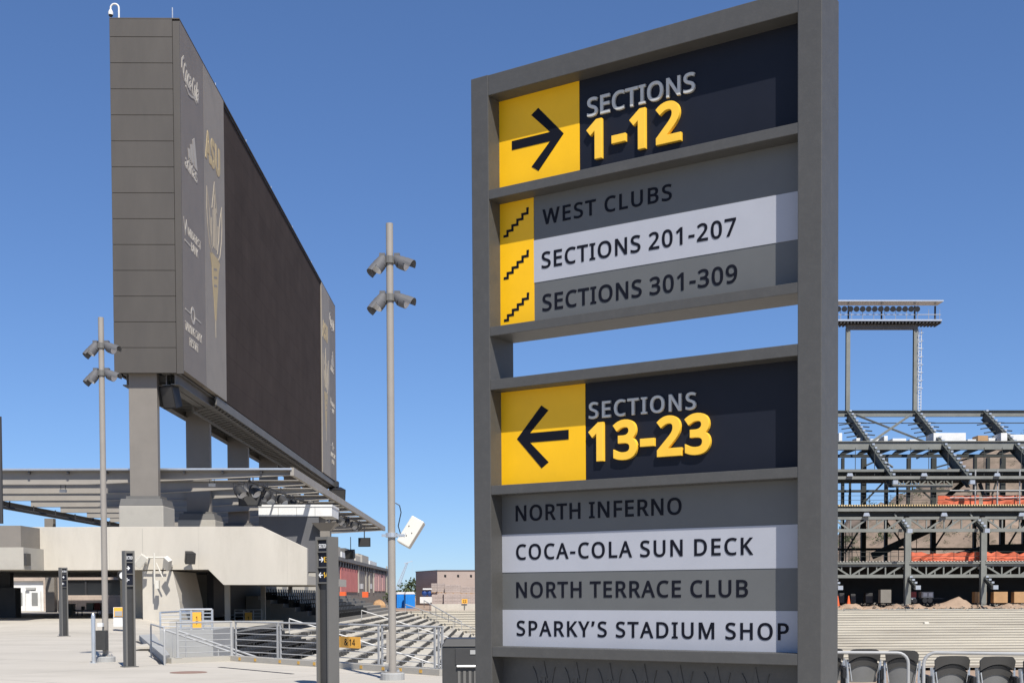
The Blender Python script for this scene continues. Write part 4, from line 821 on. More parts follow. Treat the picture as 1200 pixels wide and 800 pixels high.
def hung_tv(p, w, h, rz, label):
    t = thing('hanging_screen', label, 'screen', p, rz)
    T = wm(t)
    MB().box(-w/2, w/2, -.08, .08, -h/2, h/2).xf(T).build('casing', 'black', t, bevel=.02)
    MB().box(-w*.45, w*.45, -.095, -.07, -h*.42, h*.42).xf(T).build('display', 'charcoal', t)
    MB().tube([T @ Vector((0, .02, h/2)), T @ Vector((0, .02, h/2+1.2))], .05, 8).build('drop_pole', 'steel_dark', t)
hung_tv(at(293, 584, 80), 1.45, .95, .18, 'large black flat screen hanging under the canopy, above the right end of the concrete wall')
hung_tv(at(427, 635, 118), 1.15, .85, -.1, 'small black flat screen hanging at the far tip of the canopy')
loudspeaker('loudspeaker', at(336, 598, 92), .95, 1.15, .8, -.3, .2, 'black loudspeaker hanging from the canopy in front of the white wall', hang=1.0)
loudspeaker('loudspeaker', at(411, 649, 116), .85, .8, .7, -.3, .2, 'small black loudspeaker hanging left of the screen at the canopy tip', hang=1.2)

# ================================================================== CONCRETE BUILDING UNDER THE CANOPY
cb = thing('concourse_building', 'pale concrete upper level with a long plain parapet wall and an open passage under it', 'building', (-26, 70, 0))
WY = 69.3
xz = lambda px, py, Y=WY: (at(px, py, Y).x, at(px, py, Y).z)
P_ = [(-47, 3.16), xz(244, 667), xz(262, 685), xz(359.7, 685), xz(359.7, 642), xz(306, 616.5), (-47, xz(306, 616.5)[1])]
MB().prism([(x, WY, z) for x, z in P_], (0, .45, 0)).build('parapet_wall', 'conc', cb, bevel=.02)
jx = xz(167, 640)[0]
MB().box(jx-.02, jx+.02, WY-.004, WY+.01, 3.2, 5.5).build('wall_joint', 'conc_grey', cb)
A1, A2, A3 = P_[1], P_[2], P_[3]
sl = [(-47, A1[1]+.02), (A1[0]+.01, A1[1]+.02), (A2[0], A2[1]+.02), (A3[0]-.02, A3[1]+.02), (A3[0]-.02, A2[1]+.5), (A2[0]-.2, A2[1]+.5), (A1[0], A1[1]+.5), (-47, A1[1]+.5)]
MB().prism([(x, WY+.45, z) for x, z in sl], (0, 18.5, 0)).build('floor_slab', 'conc_grey', cb)
sl2 = [(-47, 3.2), (-17, 3.2), (-14.0, 2.5), (-14.0, 3.0), (-16, 3.7), (-47, 3.7)]
MB().prism([(x, WY+18.96, z) for x, z in sl2], (0, 6, 0)).build('floor_slab', 'conc_grey', cb)  # slab carried back out of sight to keep the wall behind in shade
# pier right of the passage, flared at the top
a0, a1 = at(167, 700, 69.32).x, at(210, 700, 69.32).x
pr = MB(); pr.prism([(a0, 69.32, 0), (a1+.15, 69.32, 0), (a1, 69.32, 1.5), (a1-.35, 69.32, 3.15), (a0, 69.32, 3.15)], (0, 5.5, 0)); pr.build('pier', 'conc', cb, bevel=.03)
MB().box(-17.4, -17.0, 76.6, 99, .0, 3.2).build('back_wall', 'steel_dark', cb)  # dark colour stands in for the deep shade under the slab
for px, Y in ((266, 73), (308, 83), (340, 94)):
    x = at(px, 700, Y).x; MB().box(x-.14, x+.14, Y, Y+.28, -.1, 3.3).build('column', 'conc_grey', cb)
# low block wall in front, at the left edge of the view
le = MB(); le.box(-34, at(24.6, 640, 66.5).x, 66.5, WY-.003, at(10, 641, 66.5).z, at(10, 615.5, 66.5).z); le.build('landing_wall', 'steel_warm', cb)
MB().box(-34, at(29, 640, 66.5).x, 66.3, WY-.003, at(10, 667, 66.5).z, at(10, 641, 66.5).z-.003).build('landing_wall', 'conc_grey', cb)
MB().box(at(25,640,66.4).x, at(31,640,66.4).x, 66.35, 67.0, at(28,662,66.4).z, at(28,648,66.4).z).build('wall_box', 'charcoal', cb)
MB().box(-34, at(12, 700, 76).x, 76, 76.6, .45, 3.2).build('shade_dark_partition', 'steel_dark', cb)  # shade on these blocks is put into their dark colour
MB().box(-33.0, at(18, 700, 75).x, 75, 75.9, .45, 2.3).build('shade_dark_partition', 'steel_dark', cb)
# back of the passage: block wall with white doors, side wall, dark glazing
DY = 112
wx = lambda px, Y=DY: at(px, 700, Y).x
zf = lambda py, Y=DY: at(40, py, Y).z
bw = MB(); bw.box(-60, wx(8), DY, DY+.6, .4, 6); bw.box(wx(8), wx(51), DY, DY+.6, zf(680), 6); bw.box(wx(51), wx(63), DY, DY+.6, .4, 6)
bw.build('block_wall', 'tan_wall', cb)
MB().box(wx(8), wx(51), DY+.3, DY+.5, .45, zf(680)).build('door_surround', 'white', cb)
for a, b in ((19.5, 29), (34, 47)):
    d = MB().box(wx(a), wx(b), DY+.12, DY+.28, .48, zf(692)).build('door', 'white', cb)
    MB().box(wx(a)+.2, wx(b)-.25, DY+.10, DY+.14, .95, zf(694)).build('door_glass', 'glass_grey', d)
MB().box(wx(30), wx(41), DY+.05, DY+.28, zf(690.5), zf(688)).build('door_sign', 'conc_cool', cb)
MB().box(wx(63)+.004, wx(72), DY-1.5, DY+.6, .4, 6).build('side_wall', 'steel_warm', cb)
gy = 100.5
gx = lambda px: at(px, 700, gy).x
gz = lambda py: at(100, py, gy).z
gw = MB(); gw.box(gx(68), gx(78), gy, gy+.5, .4, 6); gw.box(gx(78), gx(170), gy, gy+.5, gz(679), 6); gw.box(gx(78), gx(170), gy, gy+.5, .4, gz(697))
gw.build('block_wall', 'tan_wall', cb)
for a, b in ((78, 99), (101, 121), (123, 143), (145, 170)):
    MB().box(gx(a)+.02, gx(b), gy+.2, gy+.3, gz(697), gz(679)).build('window_glass', 'glass', cb)
    MB().box(gx(b)+.004, gx(b+2), gy+.12, gy+.38, gz(697)+.003, gz(679)-.003).build('mullion', 'steel_dark', cb)
# white suite block on the upper level
uw = thing('suite_block', 'white suite block with shade painted grey on its lower part behind the sloping end of the concrete wall', 'building', (-13.3, 86, 3.7))
ux0, ux1 = at(303, 600, 84).x, at(389, 600, 84).x
uz = lambda py: at(340, py, 84).z
MB().box(ux0, ux1, 84, 87.6, uz(604.5), uz(593.5)).build('upper_wall', 'white', uw)
MB().box(ux0-.02, ux1+.04, 83.95, 87.65, uz(593.5)+.004, uz(591)).build('roof_trim', 'white', uw)
for fx in (.27, .52, .77): xs_ = ux0+(ux1-ux0)*fx; MB().box(xs_-.015, xs_+.015, 83.985, 84.05, uz(604.3), uz(593.7)).build('wall_seam', 'conc_cool', uw)
MB().box(ux0+.01, ux1-.9, 84.06, 87.5, 3.35, uz(604.5)-.004).build('lower_wall', 'shade_grey', uw)  # grey colour stands in for the shadow over the lower part
MB().box(ux1-.75, ux1-.1, 83.6, 84.4, 2.9, uz(622)).build('corner_column', 'steel_warm', uw)
b = MB(); cxx = ux1-.42; b.add([(cxx-.33,83.6,uz(622)+.003),(cxx+.33,83.6,uz(622)+.003),(cxx+.33,84.4,uz(622)+.003),(cxx-.33,84.4,uz(622)+.003),(cxx-.85,83.2,uz(613)),(cxx+.8,83.2,uz(613)),(cxx+.8,84.9,uz(613)),(cxx-.85,84.9,uz(613))],[(0,1,5,4),(1,2,6,5),(2,3,7,6),(3,0,4,7),(4,5,6,7),(3,2,1,0)]); b.build('column_head', 'steel_warm', uw)
# upper seating under the slab, with its dark seats
us = MB(); r0 = (-11.0, TOPZ)
for i in range(7):
    x1 = TOPX-.85*i; x0 = x1-.85; z = TOPZ+.02+.27*(i+1) if i else TOPZ+.27
    us.box(x0, x1-.002, 86.3, 143, -1.5, TOPZ+.27*(i+1))
MB().box(-17, -11.003, 66.1, 86.2, -5, -.15).build('lower_floor', 'conc_dark', cb)  # floor coloured dark to paint in the shade below the slab
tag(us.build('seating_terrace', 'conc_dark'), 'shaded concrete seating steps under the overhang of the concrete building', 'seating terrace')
def seat_mesh():
    m = MB()
    m.prism([(-.20, -.27, .28), (-.20, .27, .28), (-.26, .25, .78), (-.26, -.25, .78)], (-.05, 0, 0))      # back
    m.prism([(.18, -.25, .36), (.18, .25, .36), (-.20, .25, .34), (-.20, -.25, .34)], (0, 0, .05))         # pan
    m.box(-.22, .05, -.29, -.27, 0, .55); m.box(-.22, .05, .27, .29, 0, .55)
    return m
first = None
for i in range(6):
    x = TOPX-.85*i-.42+(.25 if i == 0 else 0); z = TOPZ+.27*(i+1)
    y0 = 87+.3*i
    n = 25
    for kx in range(n):
        y = y0+kx*(1.0+.012*i)
        lit = y > 101
        if first is None:
            first = seat_mesh().build('stadium_seat', 'black')
            first.location = (x, y, z)
            tag(first, 'black stadium seat in the shaded rows under the concrete overhang', 'seat', 'dark seats in rows under the overhang')
        else:
            c = first.copy(); COL.objects.link(c); c.location = (x, y, z)

near_first = None
for i in range(4):
    z = prof(i+1)[1]; x = TOPX+prof(i+1)[0]+.30-TRD
    z = prof(i)[1]
    y = 41.0-.3*i if i else 43.5
    for kx in range(34):
        if near_first is None:
            near_first = first.copy(); near_first['label'] = 'black stadium seat in the nearest rows below the guard rails'; near_first['group'] = 'black seats in the nearest rows below the guard rails'; c = near_first
        else: c = near_first.copy()
        COL.objects.link(c); c.location = (x-.12, y+kx*.62, z); c.scale = (.8, 1, .62)

# ================================================================== STREET FURNITURE ON THE CONCOURSE
def light_pole(base, H, heads, label, w=.081, rz=0):
    t = thing('light_pole', label, 'light pole', base, rz)
    T = wm(t)
    MB().tube([(0,0,.1), (0,0,H)], w, 14, r2=w*.92).xf(T).build('shaft', 'pole', t, smooth=True)
    MB().lathe((0,0,0), [(.25, 0), (.25, .13), (.235, .15), (.1, .155)], 18).xf(T).build('footing', 'conc_cool', t)
    for k in range(4):
        a = math.pi*(.25+.5*k); MB().tube([(.17*math.cos(a), .17*math.sin(a), .15), (.17*math.cos(a), .17*math.sin(a), .21)], .02, 6).xf(T).build('anchor_bolt', 'galv', t)
    MB().lathe((0,0,.15), [(.19, 0), (.19, .02), (.1, .022)], 16).xf(T).build('base_flange', 'pole', t)
    for hz in heads:
        br = MB(); br.tube([(0,0,hz-.05), (0,0,hz+.09)], w+.03, 12); br.beam((-.17, 0, hz), (.17, 0, hz), .06, .06); br.xf(T).build('bracket', 'steel_soffit', t)
        for s in (-1, 1):
            c = Vector((s*.15, 0, hz))
            d = Vector((-.42, -.25, -.62)).normalized() if s < 0 else Vector((.80, -.25, -.35)).normalized()
            hd = MB(); hd.tube([c-d*.04+Vector((0,0,.05)), c+d*.09], .085, 12, r2=.135); hd.tube([c+d*.09, c+d*.23], .135, 14)
            hd.beam(c+Vector((-.06,0,.10)), c+Vector((.06,0,.10)), .14, .10)
            h = hd.xf(T).build('floodlight', 'shade_grey', t, smooth=True)  # head coloured darker to paint in its shaded underside
            v = MB(); u = d.cross(Vector((0,1,0))).normalized(); 
            if u.z < 0: u = -u
            s2 = d.cross(u)
            for k in range(9):
                ang = [math.pi*(k/9)-.15, math.pi*((k+1)/9)+.0-.15]
                v.add([c+d*y+(s2*math.cos(a)+u*math.sin(a))*.142 for a in ang for y in (.20, .37)], [(0,1,3,2)])
            v.xf(T).build('visor', 'shade_grey', h)
            MB().tube([c+d*.225, c+d*.238], .125, 14).xf(T).build('lens', 'lens', h)
    return t
b2 = gnd(460, 796); p2_ = light_pole((b2.x, b2.y, 0), at(453.5, 262, b2.y).z, (at(455, 306, b2.y).z, at(455, 350, b2.y).z), 'tall light pole in front of the railing, carrying a tilted white panel')
b1 = gnd(124, 775); p1_ = light_pole((b1.x, b1.y, 0), at(119.5, 372, b1.y).z, (at(120, 406, b1.y).z, at(120, 438, b1.y).z), 'tall light pole at the left, in front of the near end of the scoreboard')
MB().box(-.16, .10, -.36, -.1, .33, .85).xf(wm(p1_)).build('base_box', 'charcoal', p1_)
MB().box(-.14, .0, -.24, -.1, .95, 1.05).xf(wm(p1_)).build('junction_box', 'white', p1_)
MB().box(-.12, -.06, -.05, .05, .35, 1.0).xf(wm(p2_)).build('hand_hole_cover', 'pole', p2_)
# tilted white panel antenna held by a clamp on the second pole
ca = at(481.5, 623, b2.y)
t = thing('panel_loudspeaker', 'white flat box tilted downwards on an arm of the nearer light pole', 'loudspeaker', ca)
T = Matrix.Translation(ca) @ Matrix.Rotation(R_(-14), 4, 'Z') @ Matrix.Rotation(R_(29), 4, 'Y') @ Matrix.Rotation(R_(-14), 4, 'X')
MB().box(-.15, .15, -.07, .13, -.31, .31).xf(T).build('casing', 'white_gloss', t, bevel=.025)
for x, z in ((-.08, .08), (.05, -.02), (-.02, -.12)): MB().tube([(x, -.066, z), (x, -.082, z)], .012, 8).xf(T).build('bolt', 'steel_dark', t)
k = MB(); pz = at(459, 627, b2.y).z
k.tube([(b2.x, b2.y, pz-.04), (b2.x, b2.y, pz+.05)], .125, 14); k.beam((b2.x-.2, b2.y, pz), (b2.x+.28, b2.y-.05, pz), .07, .05); k.beam((b2.x+.26, b2.y-.05, pz), ca+Vector((-.06, 0, -.1)), .07, .09)
k.build('clamp', 'galv', t)
k = MB(); xx = at(466, 640, b2.y).x
k.tube([(b2.x+.085, b2.y, at(459, 589, b2.y).z), (b2.x+.17, b2.y, at(459, 592, b2.y).z), (b2.x+.20, b2.y, at(459, 600, b2.y).z), (b2.x+.14, b2.y, at(459, 616, b2.y).z), (b2.x+.18, b2.y, at(459, 624, b2.y).z), (b2.x+.25, b2.y, pz)], .012, 6)
k.build('cable', 'black', t)

def sign_post(base, rz, label, text, H=2.86, w=.32, d=.29):
    t = thing('section_sign_post', label, 'sign post', base, rz, 'slim steel section sign posts')
    T = wm(t); f = .045
    b = MB(); b.box(-w/2, -w/2+f, -d/2, d/2, .02, H); b.box(w/2-f, w/2, -d/2, d/2, .02, H)
    b.build  # flanges
    b.xf(T).build('flanges', 'steel_soffit', t, bevel=.004)
    MB().box(-w/2+f+.002, w/2-f-.002, -d/2+.06, d/2-.06, .02, H-.01).xf(T).build('web', 'charcoal', t)
    MB().box(-w/2+f+.001, w/2-f-.001, -d/2+.003, d/2-.003, H-.06, H-.004).xf(T).build('top_cap', 'steel_soffit', t)
    MB().box(-w*.72, w*.72, -d*.75, d*.75, 0, .022).xf(T).build('base_plate', 'steel_soffit', t)
    zz = [(H-.27, H-.075), (H-.56, H-.30), (H-.85, H-.59)]
    for i, (a, c) in enumerate(zz):
        MB().box(-w/2+f+.002, w/2-f-.002, -d/2+.004, d/2-.1, a-.028, a-.004).xf(T).build('ledge', 'steel_soffit', t)
        pn = MB().box(-w/2+f+.001, w/2-f-.001, -d/2+.035, -d/2+.08, a, c).xf(T).build('text_panel', 'sign_navy', t)
        F = T @ Matrix(((1,0,0,0), (0,0,-1,-d/2+.035), (0,1,0,(a+c)/2), (0,0,0,1)))
        if i == 0:
            pl = text_polys('SECTION', .075, .205, 10); polys_mesh([[(x-.1025, y-.04) for x, y in q] for q in pl], F, .004, 0, 'lettering', 'paper', pn)
        else:
            s = 1 if i == 1 else -1
            polys_mesh([stroke([(-.095*1, 0), (-.005, 0)], .02)], F, .004, 0, 'arrow', 'paper', pn)
            tip = -.0 if s > 0 else -.10
            polys_mesh([stroke([(tip-s*.042, .045), (tip, 0), (tip-s*.042, -.045)], .02)], F, .005, 0, 'arrow', 'paper', pn)
            if text:
                pl = text_polys(text[i-1], .105, .095, 26); polys_mesh([[(x+.012, y-.052) for x, y in q] for q in pl], F, .004, 0, 'lettering', 'digit_yellow', pn)
    return t
g3 = gnd(384.5, 806); sign_post((g3.x, g3.y, 0), -TH, 'nearest section sign post, with orange 13 and 14 beside white arrows', ('13', '14'))
g1 = gnd(152, 781); sign_post((g1.x, g1.y, 0), .62, 'section sign post on the pavement right beside the left light pole', None, H=at(152, 645, g1.y).z, w=.25, d=.22)
g2 = gnd(75, 745); sign_post((g2.x, g2.y, 0), .75, 'far section sign post in front of the open passage', None, H=at(74, 664.5, g2.y).z, w=.30, d=.28)

# guard rail sections standing on the kerb
def rail_panel(p, q, label, h=.92, z0=.14, n=5, m='rail_grey', extra=None):
    d = (q-p).normalized(); t = thing('guard_rail', label, 'railing', (p.x, p.y, z0), math.atan2(d.y, d.x), 'pale metal guard rails along the bowl edge')
    L = (q-p).length; T = wm(t)
    for x in (.03, L-.03): MB().box(x-.03, x+.03, -.012, .012, 0, h).xf(T).build('post', m, t)
    MB().box(-.06, .12, -.05, .05, -.0, .015).box(L-.12, L+.06, -.05, .05, 0, .015).xf(T).build('foot_plate', m, t)
    MB().tube([(0, 0, h), (L, 0, h)], .026, 8).xf(T).build('top_rail', m, t, smooth=True)
    for i in range(n):
        z = h*(i+.75)/(n+.7); MB().tube([(.05, 0, z), (L-.05, 0, z)], .013, 6).xf(T).build('rail', m, t)
    return t
kn = lambda px: min(((kerb_pt(i/800)[0]) for i in range(801)), key=lambda c: abs(c.x/c.y-ray(px, 770).x/ray(px, 770).y))+Vector((.08, .13, 0))
spans = [(202, 268, 'leftmost guard rail section, in front of the grey concrete box'), (271.5, 321.5, 'second guard rail section from the left on the kerb'), (323.5, 380, 'guard rail section running behind the nearest section sign post'), (383, 440, 'guard rail section carrying the yellow 14 sign'), (442.5, 506, 'guard rail section behind the nearer light pole'), (508.5, 514.9, 'short guard rail end beside the dark grey bin')]
for a, b, lb in spans: rail_panel(kn(a), kn(b), lb)
pa = kn(391)+Vector((0, -.07, .14)); pb = kn(418)+Vector((0, -.07, .14))
# yellow section plate on the railing
d = (pb-pa).normalized(); t = thing('section_plate', 'yellow plate with black 14 fixed to the railing', 'sign', ((pa+pb)/2).to_tuple(), math.atan2(d.y, d.x))
zz = at(409, 752, (pa.y+pb.y)/2).z-wm(t).translation.z; L = (pb-pa).length
T = wm(t) @ Matrix.Translation((0, 0, zz))
pn = MB().box(-L/2, L/2, -.006, .006, -.135, .135).xf(T).build('plate', 'orange_sign', t)
F = T @ Matrix(((1,0,0,0), (0,0,-1,-.006), (0,1,0,0), (0,0,0,1)))
word_meshes('& 14', .155, None, 16, F @ Matrix.Translation((-.17, -.078, 0)), .004, 0, 'lettering', 'letter_dark', pn)
# looped handrail ends by the stairs left of the kerb
def hoop(p, d, L, h, label, z0=0, slope=0, r=.024, m='rail_grey'):
    t = thing('handrail', label, 'handrail', p); p = Vector(p); d = Vector(d).normalized()
    pts = [p, p+Vector((0,0,h-.12))]+[p+d*(.12-.12*math.cos(a))+Vector((0,0,h-.12+.12*math.sin(a))) for a in (R_(30), R_(60), R_(90))]
    q = p+d*L+Vector((0,0,slope)); pts += [q-d*.12+Vector((0,0,h))]+[q+d*(-.12+.12*math.sin(a))+Vector((0,0,h-.12+.12*math.cos(a))) for a in (R_(30), R_(60), R_(90))]+[q]
    MB().tube(pts, r, 8).build('tube', m, t, smooth=True)
    a_ = p+Vector((0,0,h*.5)); MB().tube([a_, q+Vector((0,0,h*.5))], r*.8, 8).build('mid_rail', m, t)
    return t
hb = gnd(193, 779); hoop(hb, (-.35, 1, 0), 4.6, .95, 'looped pale handrail at the top of the stairs left of the guard rails', slope=0)
hb = gnd(110, 776.5); m = MB(); m.lathe(hb, [(.055, 0), (.055, 1.22), (.045, 1.29), (.02, 1.325)], 14); m.box(hb.x-.09, hb.x+.09, hb.y-.09, hb.y+.09, 0, .015); tag(m.build('bollard', 'galv', smooth=True), 'round topped bright steel bollard just left of the left light pole', 'bollard')
for i, (x0, y0, lb) in enumerate(((-9.7, 37.2, 'sloping stair handrail behind the leftmost guard rail'), (-9.1, 36.3, 'nearer sloping stair handrail behind the leftmost guard rail'))):
    t = thing('stair_rail', lb, 'handrail', (x0, y0, 0))
    a, b = Vector((x0, y0, .75)), Vector((x0+4.6, y0-.6, -.75))
    m = MB(); m.tube([a, b], .03, 8)
    for f in (.05, .35, .65, .95): q = a.lerp(b, f); m.tube([q, q-Vector((0,0,.85))], .022, 6)
    m.build('rail', 'rail_grey', t)
# concrete stair-head boxes in the seating with their own rails and orange plates
def vomitory(px0, px1, pyt, Y, dep, label, lb2, lb3, railh, m='conc_cool', dark=False):
    x0, x1, z = at(px0, pyt, Y).x, at(px1, pyt, Y).x, at((px0+px1)/2, pyt, Y).z
    b = MB(); b.box(x0, x1, Y, Y+dep, -4.6, z)
    tag(b.build('stair_head_wall', m, bevel=.02), label, 'concrete wall')
    t = thing('guard_rail', lb2, 'railing', (x0, Y+.1, z)); mm = 'galv' if not dark else 'rail_grey'
    xa = x0+(x1-x0)*.38
    for x in (xa, xa+(x1-xa)*.33, xa+(x1-xa)*.68, x1-.04): MB().box(x-.03, x+.03, Y+.08, Y+.13, z, z+railh).build('post', mm, t)
    MB().tube([(xa, Y+.1, z+railh), (x1-.04, Y+.1, z+railh)], .035, 8).build('top_rail', mm, t)
    for i in range(5): MB().box(xa, x1-.04, Y+.09, Y+.115, z+railh*(i+.4)/5.4-.018, z+railh*(i+.4)/5.4+.018).build('rail', mm, t)
    for xx in (x0, xa):
        MB().tube([(xx, Y+.1, z), (xx, Y+.1, z+railh*.85), (xx, Y+dep, z+railh*.85)], .03, 8).build('side_rail', mm, t)
    for i in range(4): MB().tube([(x0, Y+.1, z+railh*(.15+.19*i)), (xa, Y+.1, z+railh*(.15+.19*i))], .016, 6).build('rail', mm, t)
    xs0, xs1 = xa+(x1-xa)*.38, xa+(x1-xa)*.64
    pl = MB().box(xs0, xs1, Y+.03, Y+.06, z+.05, z+railh*.86).build('section_plate', 'orange_sign', None)
    tag(pl, lb3, 'sign')
    F = Matrix(((1,0,0,(xs0+xs1)/2), (0,0,-1,Y+.03), (0,1,0,z+railh*.45), (0,0,0,1)))
    hh = min((xs1-xs0)*.42, .2)
    for k, chs in enumerate(('1', '7') if not dark else ('1', '6')):
        polys_mesh([[(x-hh*.3, y-hh*.5+(hh*.62 if k == 0 else -hh*.62)) for x, y in q] for q in text_polys(chs, hh, None, 20)], F, .004, 0, 'lettering', 'letter_dark', pl)
vomitory(187, 249.5, 737, 39, 3.2, 'pale grey concrete stair head wall behind the leftmost guard rail', 'bright metal rail on top of the pale stair head wall, with an orange plate', 'orange section plate on the sunlit rail above the pale stair head wall', .62)
vomitory(255, 307, 735.5, 79, 5, 'concrete stair head wall deep in the shade under the overhang', 'dim metal rail on the shaded stair head wall', 'dull orange section plate on the shaded rail under the overhang', 1.15, 'conc_grey', True)
# flat things on the pavement
c = gnd(221, 787.5); m = MB(); m.lathe((0,0,0), [(.42, 0), (.42, .006), (.40, .009)], 28)
o = m.build('manhole_cover', 'rust'); o.location = (c.x, c.y, 0.002); tag(o, 'round rusty cover set in the pavement in front of the kerb', 'manhole cover')
a, b = gnd(257, 781.3), gnd(343, 789.3); m = MB(); m.beam(a+Vector((0,0,.003)), b+Vector((0,0,.003)), .09, .012); tag(m.build('dark_pavement_strip', 'steel_dark'), 'narrow dark strip in the pavement in front of the kerb', 'drain')  # thin dark bar laid nearly flush with the paving
m = MB(); pts = [gnd(159, 751), gnd(172, 756), gnd(190, 778)]
for p, q in zip(pts, pts[1:]): m.beam(p+Vector((0,0,.003)), q+Vector((0,0,.003)), .16, .012)
tag(m.build('dark_pavement_strip', 'steel_dark'), 'bent dark drain slot beside the stairs left of the kerb', 'drain')
m = MB(); q0 = gnd(190, 778); m.prism([gnd(163, 750), gnd(181, 748.5), gnd(199, 776), gnd(191.5, 777.5)], (0, 0, .22)); tag(m.build('stair_side_kerb', 'conc_cool', bevel=.02), 'low pale concrete upstand along the drain slot beside the stairs', 'kerb wall')
# low white block behind the sign post
m = MB(); p0 = gnd(160, 762); m.box(p0.x-.2, p0.x+.45, p0.y, p0.y+2.5, 0.05, .16); tag(m.build('concrete_slab', 'conc', bevel=.02), 'low pale slab edge on the pavement behind the sign post by the left pole', 'slab')
# bin near the big sign
bx0 = at(518, 750, 16).x; t = thing('litter_bin', 'dark grey steel bin with a sloping lid, half hidden by the big sign', 'bin', (bx0+.42, 16.3, 0))
zt = at(538, 757, 16).z
MB().box(bx0, bx0+.86, 16, 16.62, .05, zt).build('body', 'charcoal', t, bevel=.015)
b = MB(); b.prism([(bx0-.01, 15.98, zt+.002), (bx0+.87, 15.98, zt+.002), (bx0+.84, 16.06, at(538, 748, 16).z), (bx0+.05, 16.06, at(538, 748, 16).z)], (0, .58, 0)); b.build('lid', 'charcoal', t, bevel=.01)
zb = at(538, 780, 16).z
dr = MB().box(bx0+.17, bx0+.85, 15.985, 16.03, zb+.02, zt-.02).build('door', 'charcoal', t, bevel=.004)
MB().tube([(bx0+.19, 15.97, zb-.0), (bx0+.84, 15.97, zb-.0)], .018, 8).build('handle', 'galv', t)
MB().box(bx0+.36, bx0+.48, 15.975, 15.99, zt-.10, zt-.045).build('label_plate', 'conc_cool', t)
lo = MB()
for i in range(9): lo.box(bx0+.2+i*.07, bx0+.235+i*.07, 15.985, 16.0, zb-.30, zb-.06)
lo.build('vents', 'steel_soffit', t)

# desk, bin and totem in front of the passage
Y = 82
def px_box(m, x0, x1, y0, y1, Y, d=.4):
    a, b = at(x0, y1, Y), at(x1, y0, Y); m.box(a.x, b.x, Y, Y+d, a.z, b.z); return m
t = thing('folding_table', 'dark folding table in the shade of the passage', 'table', (at(105, 716, Y).x, Y, .5))
px_box(MB(), 86, 121, 714.2, 715.3, Y, .9).build('tabletop', 'charcoal', t)
for x in (91, 96, 114, 119): px_box(MB(), x-.3, x+.3, 715.3, 722.8, Y+.2, .06).build('leg', 'steel_dark', t)
tag(px_box(MB(), 110.5, 117, 706, 714.1, Y+.2, .5).build('plastic_tub', 'redbin', bevel=.03), 'dull red tub standing on the folding table', 'tub')
tag(px_box(MB(), 101, 109, 706, 714.1, Y+.25, .5).build('storage_box', 'conc_grey', bevel=.03), 'grey storage box on the folding table beside the red tub', 'box')
tag(px_box(MB(), 95, 98, 710, 714.1, Y+.25, .3).build('water_jug', 'black', bevel=.03), 'small black jug at the left end of the folding table', 'jug')
t = thing('poster_stand', 'white poster stand with a yellow topped poster, left of the pale pier', 'sign', (at(139, 735, 61).x, 61, .1))
px_box(MB(), 133, 144.5, 711, 733.6, 61, .4).build('panel', 'white', t)
ps = px_box(MB(), 133.6, 144, 711.4, 722, 60.95, .04).build('poster', 'orange_sign', t)
px_box(MB(), 134.5, 143, 715.5, 721.2, 60.93, .04).build('poster_photo', 'conc_cool', ps)
tag(px_box(MB(), 79, 85, 707, 722, 84, .6).build('storage_crate', 'steel_warm', bevel=.02), 'plain grey tall crate right of the far section sign post', 'crate')
# wall floodlights and loudspeaker on the parapet
for px, py, lb, rz in ((165, 657, 'white floodlight on the parapet hidden partly by the sign post', .5), (196, 660, 'white floodlight tilted down on the parapet, right of the sign post', -.5)):
    c = at(px, py, 68.3); t = thing('wall_floodlight', lb, 'floodlight', c, rz, 'white floodlights fixed to the parapet')
    T = wm(t) @ Matrix.Rotation(R_(35), 4, 'Y') @ Matrix.Rotation(R_(25), 4, 'X')
    MB().box(-.22, .22, -.12, .14, -.36, .36).xf(T).build('casing', 'white_gloss', t, bevel=.03)
    MB().beam(c+Vector((0,.1,0)), (c.x, WY, c.z-.1), .12, .12).build('arm', 'galv', t)
c = at(180, 655, 68.6); t = thing('antenna_bracket', 'white pipe bracket on the parapet between the two white floodlights', 'bracket', c)
m = MB(); m.tube([c+Vector((-.6,0,.1)), c+Vector((.75,0,.1))], .05, 8); m.tube([c+Vector((.05,-.05,.35)), c+Vector((.05,-.05,-1.35))], .05, 8); m.tube([c+Vector((.15,-.05,-.2)), c+Vector((.5,-.05,-1.0))], .04, 8)
for x in (-.4, .5): m.beam(c+Vector((x,0,.1)), Vector((c.x+x, WY, c.z+.1)), .08, .08)
m.build('pipes', 'white_gloss', t); MB().box(c.x+.1, c.x+.3, c.y-.15, c.y+.1, c.z-1.6, c.z-1.15).build('box', 'white_gloss', t)
loudspeaker('loudspeaker', at(222, 653, 68.6), .55, .62, .5, .5, .3, 'black loudspeaker on the parapet with its shadow below it', hang=-.35)
c = at(144, 673, 68.4); t = thing('cctv_dome', 'black camera with a white ring under the parapet, left of the near sign post', 'camera', c)
MB().lathe((c.x, c.y, c.z-.3), [(.2, 0), (.3, .15), (.3, .4), (.2, .5)], 14).build('housing', 'black', t); MB().tube([c+Vector((.1,-.28,-.05)), c+Vector((.1,-.32,-.05))], .2, 14).build('ring', 'white', t)
MB().beam(c+Vector((0,0,.1)), (c.x, WY+.1, c.z+.1), .1, .1).build('arm', 'steel_dark', t)
m = MB(); p0 = at(1.2, 600, 68); m.tube([(p0.x, 68, at(1, 612, 68).z-.05), (p0.x+.0, 68, at(1, 488, 68).z)], .12, 8); tag(m.build('mast', 'steel_dark'), 'thin dark mast at the left edge of the view', 'mast')

